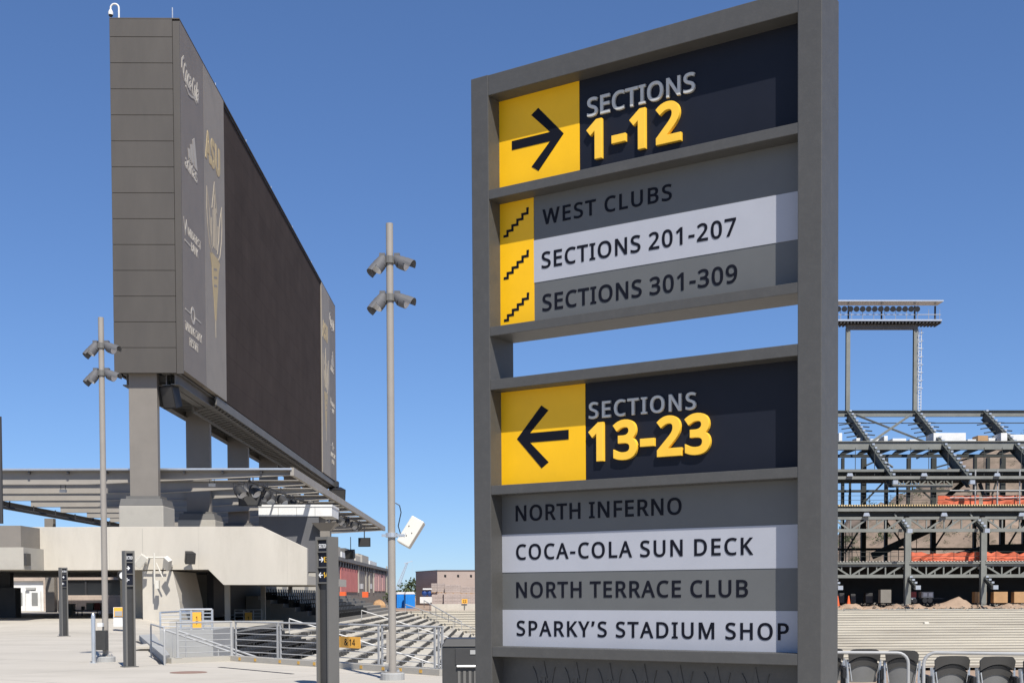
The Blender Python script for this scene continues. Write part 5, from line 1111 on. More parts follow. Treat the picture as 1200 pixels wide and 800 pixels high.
# ================================================================== SEATS AND RAILS AT THE LOWER RIGHT
def stadium_seat(loc, rz, label):
    t = thing('stadium_seat', label, 'seat', loc, rz, 'grey stadium seats seen from behind')
    T = wm(t)
    # back shell: curved sheet with rounded top corners and an arched lower edge; y = 0 is its rear face
    def shell(outline_top, outline_bot, w0, w1, y_of, th, nm, m, nx=14):
        mb = MB(); vs = []
        for i in range(nx+1):
            u = -1+2*i/nx
            zt_, zb_ = outline_top(u), outline_bot(u)
            for k in range(5):
                z = zb_+(zt_-zb_)*k/4; f = (z-.30)/.58; hw = w1+(w0-w1)*max(0, min(1, f))
                vs.append((u*hw, y_of(u, z), z))
        nv = len(vs); vs += [(x, y+th, z) for x, y, z in vs]
        fs = []
        for i in range(nx):
            for k in range(4):
                a = i*5+k; fs.append((a, a+5, a+6, a+1)); fs.append((a+nv, a+1+nv, a+6+nv, a+5+nv))
            a = i*5; fs.append((a, a+nv, a+5+nv, a+5)); a = i*5+4; fs.append((a, a+5, a+5+nv, a+nv))
        for k in range(4):
            fs.append((k, k+1, k+1+nv, k+nv)); a = nx*5+k; fs.append((a, a+nv, a+1+nv, a+1))
        mb.add(vs, fs); return mb.xf(T).build(nm, m, t, smooth=True)
    lean = lambda z: -.12*(z-.45)
    top = lambda u: .885-.055*max(0, (abs(u)-.72)/.28)**2 - .012*u*u
    shell(top, lambda u: .685+.09*(1-u*u), .255, .20, lambda u, z: -.03*(1-u*u)+lean(z), .03, 'back_shell', 'seat_back')
    shell(lambda u: .655+.10*(1-u*u), lambda u: .555+.08*(1-u*u), .245, .20, lambda u, z: .03-.02*(1-u*u)+lean(z), .02, 'lumbar_band', 'seat_back')
    # lighter liner seen in the slot between the shell and the band
    shell(lambda u: .735+.06*(1-u*u), lambda u: .60+.08*(1-u*u), .235, .20, lambda u, z: .055+lean(z)+.35*(.78-z), .012, 'back_liner', 'seat_pan')
    shell(lambda u: .565+.07*(1-u*u), lambda u: .36, .225, .20, lambda u, z: .04+.25*(.62-z)*.55-.035*(1-u*u), .03, 'seat_pan', 'seat_pan')
    for s in (-1, 1):
        a = MB(); a.beam((s*.262, .03, .72), (s*.25, .0, .30), .03, .05); a.beam((s*.228, -.02, .66), (s*.19, -.02, .38), .012, .012); a.xf(T).build('bracket', 'galv', t)
        a = MB(); a.prism([(s*.272, .02, .60), (s*.272, .34, .62), (s*.272, .36, .57), (s*.272, .02, .42)], (s*.045, 0, 0)); a.xf(T).build('armrest', 'black', t, bevel=.008)
        a = MB(); a.beam((s*.285, .14, .0), (s*.285, .14, .56), .04, .10); a.beam((s*.285, 0, .012), (s*.285, .3, .012), .08, .02); a.xf(T).build('leg', 'black', t)
    return t
rows = [(970, 19.9, -.10, 'grey stadium seat half hidden behind the right post of the big sign'), (1012.5, 19.5, -.08, 'grey stadium seat second from the big sign, under the left handrail'), (1057, 19.1, -.32, 'grey stadium seat turned slightly, crossed by the bent end of the left handrail'),
        (1115, 17.3, .03, 'first grey stadium seat right of the gap between the two handrails'), (1168, 17.1, .03, 'grey stadium seat next to the right edge, fully in view'), (1219, 16.9, .03, 'grey stadium seat cut off by the right edge of the view')]
sf = stadium_seat((0,0,0), 0, rows[0][3])
for i, (px, Y, rz, lb) in enumerate(rows):
    ztop = .885; p = at(px, 775, Y)
    if i == 0:
        sf.location = (p.x, Y, 0); sf.rotation_euler[2] = rz
    else: copy_thing(sf, (p.x, Y, 0), rz, lb)
def loop_rail(a, b, h, label, end):
    t = thing('handrail', label, 'handrail', (a.x, a.y, 0)); d = (b-a).normalized()
    up = Vector((0,0,1)); c = a if end == 'a' else b; s = d if end == 'a' else -d; r = .16
    base = c; pts = [Vector((base.x, base.y, 0)), Vector((base.x, base.y, h-r))]
    pts += [Vector((base.x, base.y, h-r))+s*(r-r*math.cos(w))+up*(r*math.sin(w)) for w in (R_(18), R_(36), R_(54), R_(72), R_(90))]
    o = b if end == 'a' else a; pts += [Vector((o.x, o.y, h))]
    MB().tube(pts, .023, 10).build('tube', 'rail_grey', t, smooth=True)
    for f in (.97,):
        q = c.lerp(o, f); MB().tube([(q.x, q.y, 0), (q.x, q.y, h-.01)], .02, 8).build('post', 'rail_grey', t)
ya, yb = 18.7, 18.9
loop_rail(at(940, 770, 18.9), at(1064.5, 770, 18.6), at(1000, 764, 18.75).z, 'bent pale handrail over the seats beside the big sign', 'b')
loop_rail(at(1082.5, 770, 17.0), at(1290, 770, 16.1), at(1100, 764.5, 16.9).z, 'bent pale handrail over the seats at the right edge of the view', 'a')

# ================================================================== FAR SIDE OF THE BOWL: MIDDLE
# long building with red banners
bX = -20.2
def on_x(px, py, X=bX):
    r = ray(px, py); return EYE+r*(X/r.x)
bb = thing('banner_building', 'long grey building with red and pink banners, beyond the left seating', 'building', (bX-4, 190, 0))
n_, f_ = on_x(392, 670).y, on_x(456, 670).y
zt = on_x(398, 657).z
MB().box(bX-9, bX, n_, f_, -.1, zt).build('wall', 'steel_warm', bb)
MB().box(bX-9.2, bX+.35, n_-.1, f_+.1, zt+.003, zt+.5).build('roof_edge', 'steel_soffit', bb)
def face(px0, px1, py0, py1, nm, m, out=.06, par=bb):
    a, b = on_x(px0, py0), on_x(px1, py1); k = on_x(px0, py1)
    return MB().box(bX-.05, bX+out, a.y, b.y, k.z, a.z).build(nm, m, par)
face(398.5, 418.5, 664, 693, 'banner', 'red', .12)
for a, b in ((438.5, 442), (443, 446.5), (447.5, 451)): face(a, b, 671, 692, 'banner', 'pink', .1)
for a, b in ((420.5, 422.6), (423.3, 425.5), (433.3, 435.8)): face(a, b, 683.5, 689.5, 'window', 'white', .05)
for x in (419.3, 428, 432, 437, 452.5): face(x, x+.9, 663, 694, 'pilaster', 'conc_grey', .15)
mb = MB()
for i in range(24):
    y = n_+4+i*3.1; mb.box(bX-.03, bX+.25, y, y+1.2, zt-.75, zt-.1)
mb.build('louvres', 'steel_dark', bb)
for i, (a, b, h, m) in enumerate(((402, 409, 1.7, 'conc_grey'), (410.5, 417, 1.1, 'white'), (419, 424, 1.8, 'steel_soffit'), (426, 431, 1.2, 'conc'), (433, 440, 1.6, 'conc_grey'), (441.5, 449, 1.0, 'white'))):
    ya, yb = on_x(a, 660).y, on_x(b, 660).y
    o = MB().box(bX-4, bX-1.2, ya, yb, zt+.5, zt+.55+h).box(bX-3.4, bX-1.9, ya+.6, yb-.6, zt+.55+h, zt+.8+h).build('rooftop_unit', m)
    tag(o, ['grey rooftop unit on the banner building nearest the sign post', 'low white rooftop unit, second along the banner building', 'dark tall rooftop unit on the banner building', 'pale low rooftop unit in the middle of the banner building', 'long grey rooftop unit left of the light pole', 'white rooftop unit at the far end of the banner building'][i], 'rooftop unit', 'rooftop units on the banner building')
# orange barriers, tan tarp heap, dark wall at the head of the left seating
tag(px_box(MB(), 398, 405, 693, 698, 150, 1).build('safety_barrier', 'cone'), 'orange barrier below the red banner', 'barrier')
tag(px_box(MB(), 424.5, 431, 693, 699.5, 152, 1).build('safety_barrier', 'cone'), 'orange barrier below the windows of the banner building', 'barrier')
c = at(444, 708, 150); m = MB(); m.sphere((c.x, 150, .1), 1.0, 14, 8, sq=(.86, .8, 1.15))
for v in m.v: v += Vector((random.uniform(-.08,.08), random.uniform(-.08,.08), random.uniform(-.08,.08)))
tag(m.build('tarpaulin_heap', 'ply'), 'tan covered heap beside the light pole, at the head of the seating', 'heap')
# portable toilets
def toilet(px, Y, w, h, label):
    p = at(px, 707, Y); t = thing('portable_toilet', label, 'portable toilet', (p.x, Y, 0), .25, 'blue portable toilets')
    T = wm(t)
    MB().box(-w/2, w/2, -w/2, w/2, 0, h*.86).xf(T).build('cabin', 'blue', t, bevel=.04)
    MB().box(-w*.32, w*.32, -w/2-.03, -w/2+.02, .15, h*.82).xf(T).build('door', 'blue', t)
    m = MB(); m.prism([(-w/2-.03, -w/2-.03, h*.862), (w/2+.03, -w/2-.03, h*.862), (w/2*.8, -w/2-.03, h), (-w/2*.8, -w/2-.03, h)], (0, w+.06, 0)); m.xf(T).build('roof', 'white', t)
    MB().box(-w/2-.012, -w/2-.002, -w*.3, w*.3, h*.55, h*.8).xf(T).build('vent', 'blue_dark', t)
    return t
toilet(479.8, 172, 1.32, 2.25, 'blue portable toilet with a white roof, the one nearer the taupe building')
toilet(469.5, 174, 1.30, 2.25, 'blue portable toilet standing behind, against the light pole')
t = thing('wash_station', 'white wash station with two dark blue tanks, left of the block stacks', 'wash station', (at(499.5, 707, 166).x, 166, 0))
px_box(MB(), 492, 506.5, 699, 706.5, 166, 1).build('base', 'white', t, bevel=.05)
for x in (497.5, 503.5): c = at(x, 694.5, 166.4); MB().sphere(c, .42, 14, 8, sq=(.9,.7,1.05)).build('tank', 'blue_dark', t, smooth=True)
px_box(MB(), 495.5, 506, 688.8, 690.6, 166, .8).build('hood', 'white', t)
# taupe building with one wall in shade
tb = thing('block_building', 'flat roofed taupe block building behind the pallets, left wall in shade', 'building', (at(530, 690, 240).x, 240, 0))
p0 = at(487.3, 690, 245); p1 = at(512.5, 690, 231); w = Vector((p1.x-p0.x, p1.y-p0.y, 0))
zt = at(500, 668.6, 234).z
MB().prism([(p0.x, 245, -.1), (p1.x, 231, -.1), (p1.x+28, 236, -.1), (p1.x+26, 252, -.1), (p0.x+2, 252, -.1)], (0, 0, zt+.1)).build('walls', 'taupe', tb)
MB().prism([(p0.x-.1, 245, zt+.002), (p1.x, 230.85, zt+.002), (p1.x+28.1, 235.9, zt+.002), (p1.x+26, 252, zt+.002), (p0.x+2, 252, zt+.002)], (0, 0, .12)).build('parapet_cap', 'taupe_dark', tb)
for px in (522, 537, 552):
    c = at(px, 674.5, 232.5); yw = 231+5*(c.x-p1.x)/28; MB().box(c.x-.2, c.x+.2, yw-.05, yw+.5, c.z-.22, c.z+.22).build('scupper', 'black', tb)
# pallets of blocks
pal = [(513, 521, 683, 694.5, 'upper', 164), (505.5, 512.5, 683, 694.5, 'upper', 166), (521.4, 540, 684.5, 695, 'upper', 163), (540.6, 552, 687, 695.5, 'upper', 163.4), (552.6, 566, 687, 695.5, 'upper', 163.6),
       (506, 520, 696, 707, 'lower', 164), (520.6, 540, 696, 707, 'lower', 163), (540.6, 552, 697, 707.5, 'lower', 163.4), (552.6, 566, 697, 707.5, 'lower', 163.6)]
lbs = ['upper pallet of pinkish blocks, second from the left', 'upper pallet of pinkish blocks at the left end, above the wash station', 'upper pallet of pinkish blocks, the wide one in the middle', 'upper pallet of pinkish blocks, right of the wide one', 'upper pallet of pinkish blocks against the big sign',
       'lower pallet of pinkish blocks at the left end of the stack', 'lower pallet of pinkish blocks, the wide one in the middle', 'lower pallet of pinkish blocks behind the yellow plate', 'lower pallet of pinkish blocks against the big sign']
for (x0, x1, y0, y1, _, Y), lb in zip(pal, lbs):
    a, b = at(x0, y1, Y), at(x1, y0, Y); z0 = a.z if _ == 'upper' else -.1
    t = thing('block_pallet', lb, 'block pallet', ((a.x+b.x)/2, Y+.6, z0), 0, 'pallets of concrete blocks')
    mb = MB(); nrow = 4
    for k in range(nrow):
        zz0 = z0+.12+(b.z-z0-.12)*k/nrow; zz1 = z0+.12+(b.z-z0-.12)*(k+1)/nrow
        mb.box(a.x+random.uniform(0,.03), b.x-random.uniform(0,.03), Y+random.uniform(0,.03), Y+1.2, zz0+.012, zz1-.012)
    mb.box(a.x+.06, b.x-.06, Y+.06, Y+1.14, z0+.12, b.z-.03)
    mb.build('blocks', 'block', t)
    m = MB(); m.box(a.x, b.x, Y, Y+1.2, z0+.09, z0+.118)
    for q in (0, .5, 1): xq = a.x+(b.x-a.x-.1)*q; m.box(xq, xq+.1, Y+.01, Y+1.19, z0, z0+.088)
    m.build('pallet', 'ply', t)
# low wall behind the far seating and its yellow plate
lw = MB(); a = at(505.5, 707, 150.6); lw.box(a.x, 26, 150.4, 150.8, -.2, at(530, 707.3, 150.6).z)
tag(lw.build('low_wall', 'conc', bevel=.02), 'low pale concrete wall at the head of the far seating, below the block pallets', 'wall')
t = thing('section_plate', 'small yellow plate with 22 on the low wall left of the big sign', 'sign', at(544.5, 704.5, 150.2))
c = at(544.5, 704, 150.2); pn = MB().box(c.x-.34, c.x+.34, 150.2, 150.24, c.z-.26, c.z+.26).build('plate', 'orange_sign', t)
MB().box(c.x-.05, c.x+.05, 150.25, 150.33, c.z-.9, c.z+.1).build('stem', 'steel_soffit', t)
F = Matrix(((1,0,0,c.x), (0,0,-1,150.2), (0,1,0,c.z), (0,0,0,1)))
polys_mesh([[(x-.22, y-.15) for x, y in q] for q in text_polys('22', .3, .44, 30)], F, .01, 0, 'lettering', 'letter_dark', pn)
# trees far behind and a lattice crane
def tree(px, py, Y, h, r, label, palm=False):
    p = at(px, py, Y); t = thing('palm_tree' if palm else 'tree', label, 'tree', (p.x, Y, -.1))
    zt_ = p.z
    MB().tube([(p.x, Y, -.1), (p.x+.1, Y, zt_-r*.3)], .16, 8, r2=.1).build('trunk', 'bark', t)
    m = MB()
    if palm:
        for k in range(16):
            a = 2*math.pi*k/16; e = random.uniform(-.5, .8); prev = Vector((p.x+.1, Y, zt_))
            for s in range(6):
                f = (s+1)/6; q = Vector((p.x+.1+math.cos(a)*r*f, Y+math.sin(a)*r*f, zt_+r*(e*f-1.0*f*f)))
                w_ = Vector((-math.sin(a), math.cos(a), 0))*(.22*(1-f)+.04)
                m.add([prev-w_, prev+w_, q+w_*.8, q-w_*.8], [(0,1,2,3)]); prev = q
    else:
        for _k in range(520):
            d = Vector((random.gauss(0,1), random.gauss(0,1), random.gauss(0,1))).normalized()*r*random.uniform(.35, 1)**.5
            lump = 1+.25*math.sin(d.x*3+1)+.2*math.sin(d.z*4)
            c = Vector((p.x, Y, zt_))+Vector((d.x*1.1*lump, d.y*1.1*lump, d.z*.8))
            u = Vector((random.gauss(0,1), random.gauss(0,1), random.gauss(0,1))).normalized()*.16*r; v = Vector((random.gauss(0,1), random.gauss(0,1), random.gauss(0,1))).normalized()*.16*r
            m.add([c, c+u, c+u+v, c+v], [(0,1,2,3)])
    m.build('crown', 'leaf', t)
tree(477, 688.5, 195, 4, 1.5, 'dusty palm top showing above the portable toilets', True)
tree(464.5, 700, 190, 2, 1.6, 'small bushy tree between the light pole and the portable toilets')
tree(484, 688, 260, 4, 2.2, 'round green tree top behind the portable toilets, at the corner of the taupe building')
t = thing('crane', 'haze-painted pale blue lattice boom of a distant crane against the sky', 'crane', (at(468, 697, 520).x, 520, 0))
a, b = at(464, 692, 520), at(477, 659, 520); a = a+(a-b)*.25
m = MB(); d = (b-a); nseg = 16
cor = [Vector((.9, 0, .4)), Vector((-.9, 0, -.4)), Vector((.9, 1.6, .4)), Vector((-.9, 1.6, -.4))]
for c in cor: m.tube([a+c, b+c*.4], .11, 5)
for i in range(nseg):
    f0, f1 = i/nseg, (i+1)/nseg; s0, s1 = 1-.6*f0, 1-.6*f1
    m.tube([a+d*f0+cor[0]*s0, a+d*f1+cor[1]*s1], .06, 4); m.tube([a+d*f0+cor[1]*s0, a+d*f1+cor[0]*s1], .06, 4)
m.build('boom', 'crane', t)
m = MB(); m.beam(b, b+Vector((2.2, 0, .7)), .3, .3); m.beam(b, b+Vector((-1.2, 0, -.2)), .3, .3); m.build('boom_head', 'crane', t)
m = MB(); m.box(a.x-5, a.x+2, 517, 523, 0, 3.5); m.build('cab', 'steel_dark', t)
m = MB(); m.tube([b+Vector((2.1, 0, .7)), (b.x+2.1, 520, 9)], .03, 5); m.build('hoist_cable', 'crane', t)

# ================================================================== GRANDSTAND UNDER CONSTRUCTION (RIGHT)
gs = thing('steel_grandstand', 'unfinished steel frame grandstand with bare rakers, decks and trusses at the far right', 'grandstand', (62, 165, 0))
YC = 152.0
GX = [50+9.3*i-9.3*3 for i in range(8)]
GX = [x-.1+.0 for x in GX]
zy = lambda py, Y, px=1090: at(px, py, Y).z
def bar(nm, p, q, w, h, m='green_steel', up=(0,0,1), I=False):
    mb = MB(); (mb.ibeam(p, q, w, h, .07, up) if I else mb.beam(p, q, w, h, up)); return mb.build(nm, m, gs)
X0, X1 = GX[0]-1, GX[-1]+4
kx = 50.75/49.9
GX = [at(1062.5, 660, YC).x+9.35*i-9.35*3 for i in range(8)]
def cbeam(nm, z0, z1, Y, dep, m='green_steel', x0=None, x1=None): return MB().box(x0 or X0, x1 or X1, Y, Y+dep, z0, z1).build(nm, m, gs)
# level A: top rail; level B: box girder with louvres; level C: edge beams; decks D and E
zA = zy(484, 175); cbeam('top_beam', zA-.45, zA+.25, 175, .5); cbeam('top_flange', zA+.253, zA+.38, 174.8, .9, 'green_dark')
MB().tube([(X0, 172.5, zy(495.5, 172.5)), (X1, 172.5, zy(495.5, 172.5))], .07, 6).build('cable', 'green_dark', gs)
zB = zy(521, 164); cbeam('girder', zy(526.5, 164), zy(517.5, 164), 164, .8); cbeam('girder_flange', zy(517.5, 164)+.002, zy(516.6, 164), 163.8, 1.2)
mb = MB(); x = X0
while x < X1:
    mb.prism([(x, 164.3, zy(527, 164)), (x+1.5, 164.3, zy(527, 164)), (x+.2, 164.3, zy(531.5, 164)), (x-.5, 164.3, zy(531.5, 164))], (0, .9, 0)); x += 2.33
mb.build('louvre_brackets', 'green_dark', gs)
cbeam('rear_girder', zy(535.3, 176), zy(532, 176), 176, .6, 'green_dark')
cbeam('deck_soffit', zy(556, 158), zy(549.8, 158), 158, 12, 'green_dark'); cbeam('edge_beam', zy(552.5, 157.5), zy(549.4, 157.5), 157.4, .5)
cbeam('edge_beam', zy(561, 154.5), zy(557.5, 154.5), 154.5, .5); cbeam('beam_shade_strip', zy(563, 155), zy(561, 155)-.005, 154.8, .5, 'green_dark')  # the lower dark strip stands in for shadow under the edge beam
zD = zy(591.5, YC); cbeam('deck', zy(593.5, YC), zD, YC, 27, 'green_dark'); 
mb = MB(); x = X0
while x < X1: mb.box(x, x+.16, YC-.08, YC+.5, zy(592.6, YC), zy(590.8, YC)); x += .32
mb.build('deck_edge_ribs', 'lumber', gs)
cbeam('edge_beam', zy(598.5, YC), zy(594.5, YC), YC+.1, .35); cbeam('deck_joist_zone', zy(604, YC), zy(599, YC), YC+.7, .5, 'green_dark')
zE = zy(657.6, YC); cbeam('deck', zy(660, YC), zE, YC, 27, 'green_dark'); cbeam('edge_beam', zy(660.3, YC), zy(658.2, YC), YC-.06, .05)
mb = MB(); x = X0
while x < X1: mb.box(x, x+.2, YC-.12, YC+.4, zy(658, YC), zy(656.9, YC)); x += .4
mb.build('deck_edge_ribs', 'conc_grey', gs)
def truss(zt_, zb_, Y, m, lamps=False, s=.2):
    for i in range(len(GX)-1):
        a, b = GX[i]+.35, GX[i+1]-.35; mb = MB(); n = 4; dx = (b-a)/n
        mb.beam((a, Y, zt_), (b, Y, zt_), s*1.5, s*1.7); mb.beam((a, Y, zb_), (b, Y, zb_), s*1.8, s*2)
        for k in range(n):
            x0_, x1_ = a+dx*k, a+dx*(k+1)
            if k % 2 == 0: mb.beam((x0_, Y, zb_ if k else zt_), (x1_, Y, zt_ if k else zb_), s, s)
            else: mb.beam((x0_, Y, zb_), (x1_, Y, zt_), s, s)
            if k: mb.beam((x0_, Y, zb_), (x0_, Y, zt_), s*.8, s*.8)
            mb.beam(((x0_+x1_)/2, Y, zb_ if k % 2 else zt_), ((x0_+x1_)/2, Y, (zt_+zb_)/2), s*.7, s*.7)
        mb.build('truss', m, gs)
truss(zy(606.5, YC), zy(621, YC), YC+.35, 'green_steel')
truss(zy(661.6, YC), zy(674.6, YC), YC+.35, 'green_steel')
zt3, zb3 = zy(561, 156), zy(569, 156)
for i in range(3, 6):
    mb = MB(); a, b = GX[i]-1.2, GX[i]+7.0
    if i == 3:
        mb.beam((a, 156, zb3), (b, 156, zb3), .3, .35)
        for k in range(8):
            x0_ = a+(b-a)*k/8; x1_ = a+(b-a)*(k+1)/8; mb.beam((x0_, 156, zt3 if k % 2 else zb3), (x1_, 156, zb3 if k % 2 else zt3), .14, .14); mb.beam((x1_, 156, zb3), (x1_, 156, zt3), .12, .12)
        mb.build('truss', 'green_steel', gs)
# columns in front and at the rear
for x in GX:
    MB().ibeam((x, YC+.05, -.1), (x, YC+.05, zy(606, YC)), .5, .55, .07, (0, 1, 0)).build('column', 'green_steel', gs)
    MB().box(x-.14+.42, x+.16+.42, YC+.1, YC+.4, -.1, zy(606, YC)).build('column_stub', 'green_steel', gs)
rear_px = [(988, 3), (1012.5, 5.5), (1039, 3.4), (1065, 3.4), (1094.5, 5.5), (1143, 3.2), (1158, 3.6), (1175.5, 5.5), (1201, 4), (1228, 5)]
for px, w in rear_px:
    for Y in (178.5,):
        x = at(px, 600, Y).x; ww = w*Y/PXF; MB().box(x-ww/2, x+ww/2, Y, Y+.6, -.1, zy(536, Y)).build('rear_column', 'green_dark', gs)
for px in (996.5, 1052): x = at(px, 570, 171).x; MB().box(x-.13, x+.13, 171, 171.3, zD, zy(556, 171)).build('prop', 'green_dark', gs)
# rakers with stepped tread brackets
def raker(xi, top, bot, n, m='raker', d=.95, w=.42, knob=True):
    p = Vector((xi, top[0], top[1])); q = Vector((xi, bot[0], bot[1])); mb = MB()
    mb.ibeam(p, q, w, d, .08); dd = (q-p)
    st = mb; upn = Vector((0, -dd.z, dd.y)).normalized()
    if upn.z < 0: upn = -upn
    for k in range(n):
        c = p+dd*((k+.5)/n)+upn*(d/2+.16)
        st.box(c.x-.02, c.x+.30, c.y-.19, c.y+.19, c.z-.13, c.z+.10, 1)
    if knob: st.box(q.x-.25, q.x+.35, q.y-1.0, q.y-.5, q.z-.3, q.z+.2, 1)
    return mb.build('raker', [m, 'galv'], gs)
for xi in [at(993, 486, 175).x+9.6*i for i in (-3, -2, -1, 0, 1, 2, 3, 4)]:
    p = (175, zy(486, 175)); b_ = (155, zy(565, 155)); raker(xi-.0, p, b_, 19, d=1.4, w=.5)
    st = MB()
    for k in range(4):
        y = 172.3-k*1.25; z = p[1]-.05-(175-y)*.57+.1; st.beam((xi-1.9, y, z-.28), (xi-.3, y, z-.05), .3, .12); st.beam((xi+.3, y, z+.12), (xi+1.9, y, z-.02), .3, .12)
    st.build('tread_planks', 'green_dark', gs)
for x in GX:
    raker(x-.6, (156.5, zy(596, 156.5)), (150.2, zy(621.5, 150.2)), 8, d=.6, w=.3)
    raker(x+.2, (155.5, zy(664, 155.5)), (149.5, zy(687.5, 149.5)), 7, d=.5, w=.26)
# bracing
xb = at(993, 486, 175).x
bar('brace', (xb+1.0, 174.2, zy(486, 174.2)), (at(1088, 519, 164.5).x, 164.5, zy(519, 164.5)), .2, .26)
bar('brace', (at(1067, 486, 174).x, 174, zy(486, 174)), (at(1022, 517, 164.5).x, 164.5, zy(517, 164.5)), .2, .26)
bar('brace', (at(1026, 533, 165).x, 165, zy(533, 165)), (at(1046, 547, 160).x, 160, zy(547, 160)), .18, .22)
bar('brace', (at(1074, 537, 165).x, 165, zy(537, 165)), (at(1091, 528, 165).x, 165, zy(528, 165)), .18, .22)
bar('stair_stringer', (at(1022, 651, 168).x, 168, zy(651, 168)), (at(1092, 619, 168).x, 168, zy(619, 168)), .5, .9, 'green_dark')
bar('stair_stringer', (at(1100, 590, 168).x, 168, zy(590, 168)), (at(1132, 563, 168).x, 168, zy(563, 168)), .4, .6, 'green_dark')
bar('brace', (at(1148, 566, 160).x, 160, zy(566, 160)), (at(1158, 596, 160).x, 160, zy(596, 160)), .3, .4, 'green_dark')
for i, (xa_, ya_, xb_, yb_) in enumerate(((990, 648, 1012, 612), (1040, 612, 1064, 646), (1096, 640, 1118, 606), (1144, 606, 1158, 640), (1176, 648, 1200, 608), (1013, 588, 1038, 562), (1066, 562, 1093, 586), (1160, 588, 1175, 540), (1013, 546, 1038, 535), (1095, 548, 1142, 535))):
    Yb = 178.2; bar('brace', (at(xa_, ya_, Yb).x, Yb, zy(ya_, Yb, xa_)), (at(xb_, yb_, Yb).x, Yb, zy(yb_, Yb, xb_)), .16, .22, 'green_dark')
for i, py in enumerate((643, 575)): bar('rear_beam', (X0, 178.1, zy(py, 178.1)), (X1, 178.1, zy(py, 178.1)), .25, .35, 'green_dark')
for i in range(5):
    py = 622+i*6; bar('scaffold_ledger', (at(983, py, 160).x, 160, zy(py, 160)), (at(999, py, 160).x, 160, zy(py, 160)), .07, .09, 'green_dark')
for px in (984, 991, 998.5): bar('scaffold_standard', (at(px, 650, 160).x, 160, zE), (at(px, 620, 160).x, 160, zy(616, 160)), .09, .09, 'green_dark', (0, 1, 0))
mb = MB(); mb.prism([(at(1118, 654, 174).x, 174, zy(654, 174)), (X1, 174, zy(654, 174)), (X1, 174, zy(634, 174)), (at(1158, 638, 174).x, 174, zy(638, 174)), (at(1124, 647, 174).x, 174, zy(647, 174))], (0, 1.2, 0)); mb.build('shadow_mass', 'green_dark', gs)  # dark prism standing in for a mass of shadow behind the deck
for x in GX[2:7]:
    for dx in (-2.3, 2.3, 4.6): bar('hanger', (x+dx, 157.6, zy(557, 157.6)), (x+dx, 157.6, zy(531, 164)+0), .07, .07, 'green_dark', (0, 1, 0))
    bar('knee_brace', (x-1.4, YC+.5, zD-1.0), (x-.1, YC+.5, zD-3.1), .14, .18, 'green_steel')
# half round work lamps at mid bay, back wall of the ground level, scaffold-like posts and rails
for px in (1015.5, 1106.5, 1197.5):
    c = at(px, 602.5, YC-.2); m = MB(); m.prism([(c.x-.42, YC-.25, c.z-.2), (c.x+.42, YC-.25, c.z-.2), (c.x+.28, YC-.25, c.z+.22), (c.x-.28, YC-.25, c.z+.22)], (0, .3, 0)); m.build('work_lamp', 'galv', gs)
for px in (996, 1083, 1168.5):
    c = at(px, 556, 154.3); m = MB(); m.prism([(c.x-.4, 154.2, c.z-.18), (c.x+.4, 154.2, c.z-.18), (c.x+.28, 154.2, c.z+.2), (c.x-.28, 154.2, c.z+.2)], (0, .28, 0)); m.build('work_lamp', 'galv', gs)
MB().box(X0, X1, 168, 168.5, -.1, zE-.3).build('back_wall', 'steel_dark', gs)  # dark wall colour paints in the shade under the lower deck
mb = MB()
for px in (1143, 1169, 1195): x = at(px, 560, 155.2).x; mb.tube([(x, 155.2, zy(550, 155)), (x, 155.2, zD)], .09, 6)
for py in (574.5, 583): mb.tube([(at(1113, py, 155.2).x, 155.2, zy(py, 155.2)), (X1, 155.2, zy(py, 155.2))], .07, 6)
mb.build('edge_protection', 'rail_grey', gs)
mb = MB()
for i in range(28): x = X0+2+i*2.6; mb.tube([(x, YC+.3, zE), (x, YC+.3, zE+1.25)], .035, 5); mb.tube([(x, YC+.4, zD), (x, YC+.4, zD+1.3)], .035, 5)
for z in (.65, 1.2): mb.tube([(X0, YC+.3, zE+z), (X1, YC+.3, zE+z)], .025, 5); mb.tube([(X0, YC+.4, zD+z), (X1, YC+.4, zD+z)], .025, 5)
mb.build('edge_protection', 'green_dark', gs)
# orange netting
def net(x0, x1, Y, z0, z1, label, sag=.12):
    mb = MB(); n = int((x1-x0)/.7); vs = []
    for i in range(n+1):
        f = i/n; x = x0+(x1-x0)*f
        for k in range(3):
            z = z0+(z1-z0)*k/2+(random.uniform(-sag, sag*.5) if k == 2 else 0); vs.append((x, Y+random.uniform(-.13, .13), z))
    mb.add(vs, [(i*3+k, (i+1)*3+k, (i+1)*3+k+1, i*3+k+1) for i in range(n) for k in range(2)])
    tag(mb.build('safety_netting', 'orange'), label, 'netting', 'orange safety netting on the grandstand')
net(at(1099, 586, 156).x, at(1147, 586, 156).x, 156, zD+.02, zy(580.3, 156), 'orange netting on the upper deck, left of the gap')
net(at(1152, 586, 156).x, X1, 156, zD+.02, zy(580.3, 156), 'orange netting on the upper deck, running off to the right')
net(at(1066, 650, YC+1).x, at(1150, 650, YC+1).x, YC+1, zE+.02, zy(646.5, YC+1), 'crumpled orange netting on the lower deck between two columns', .25)
net(at(1155, 650, YC+1).x, X1, YC+1, zE+.1, zy(646.8, YC+1), 'crumpled orange netting on the lower deck at the far right', .4)
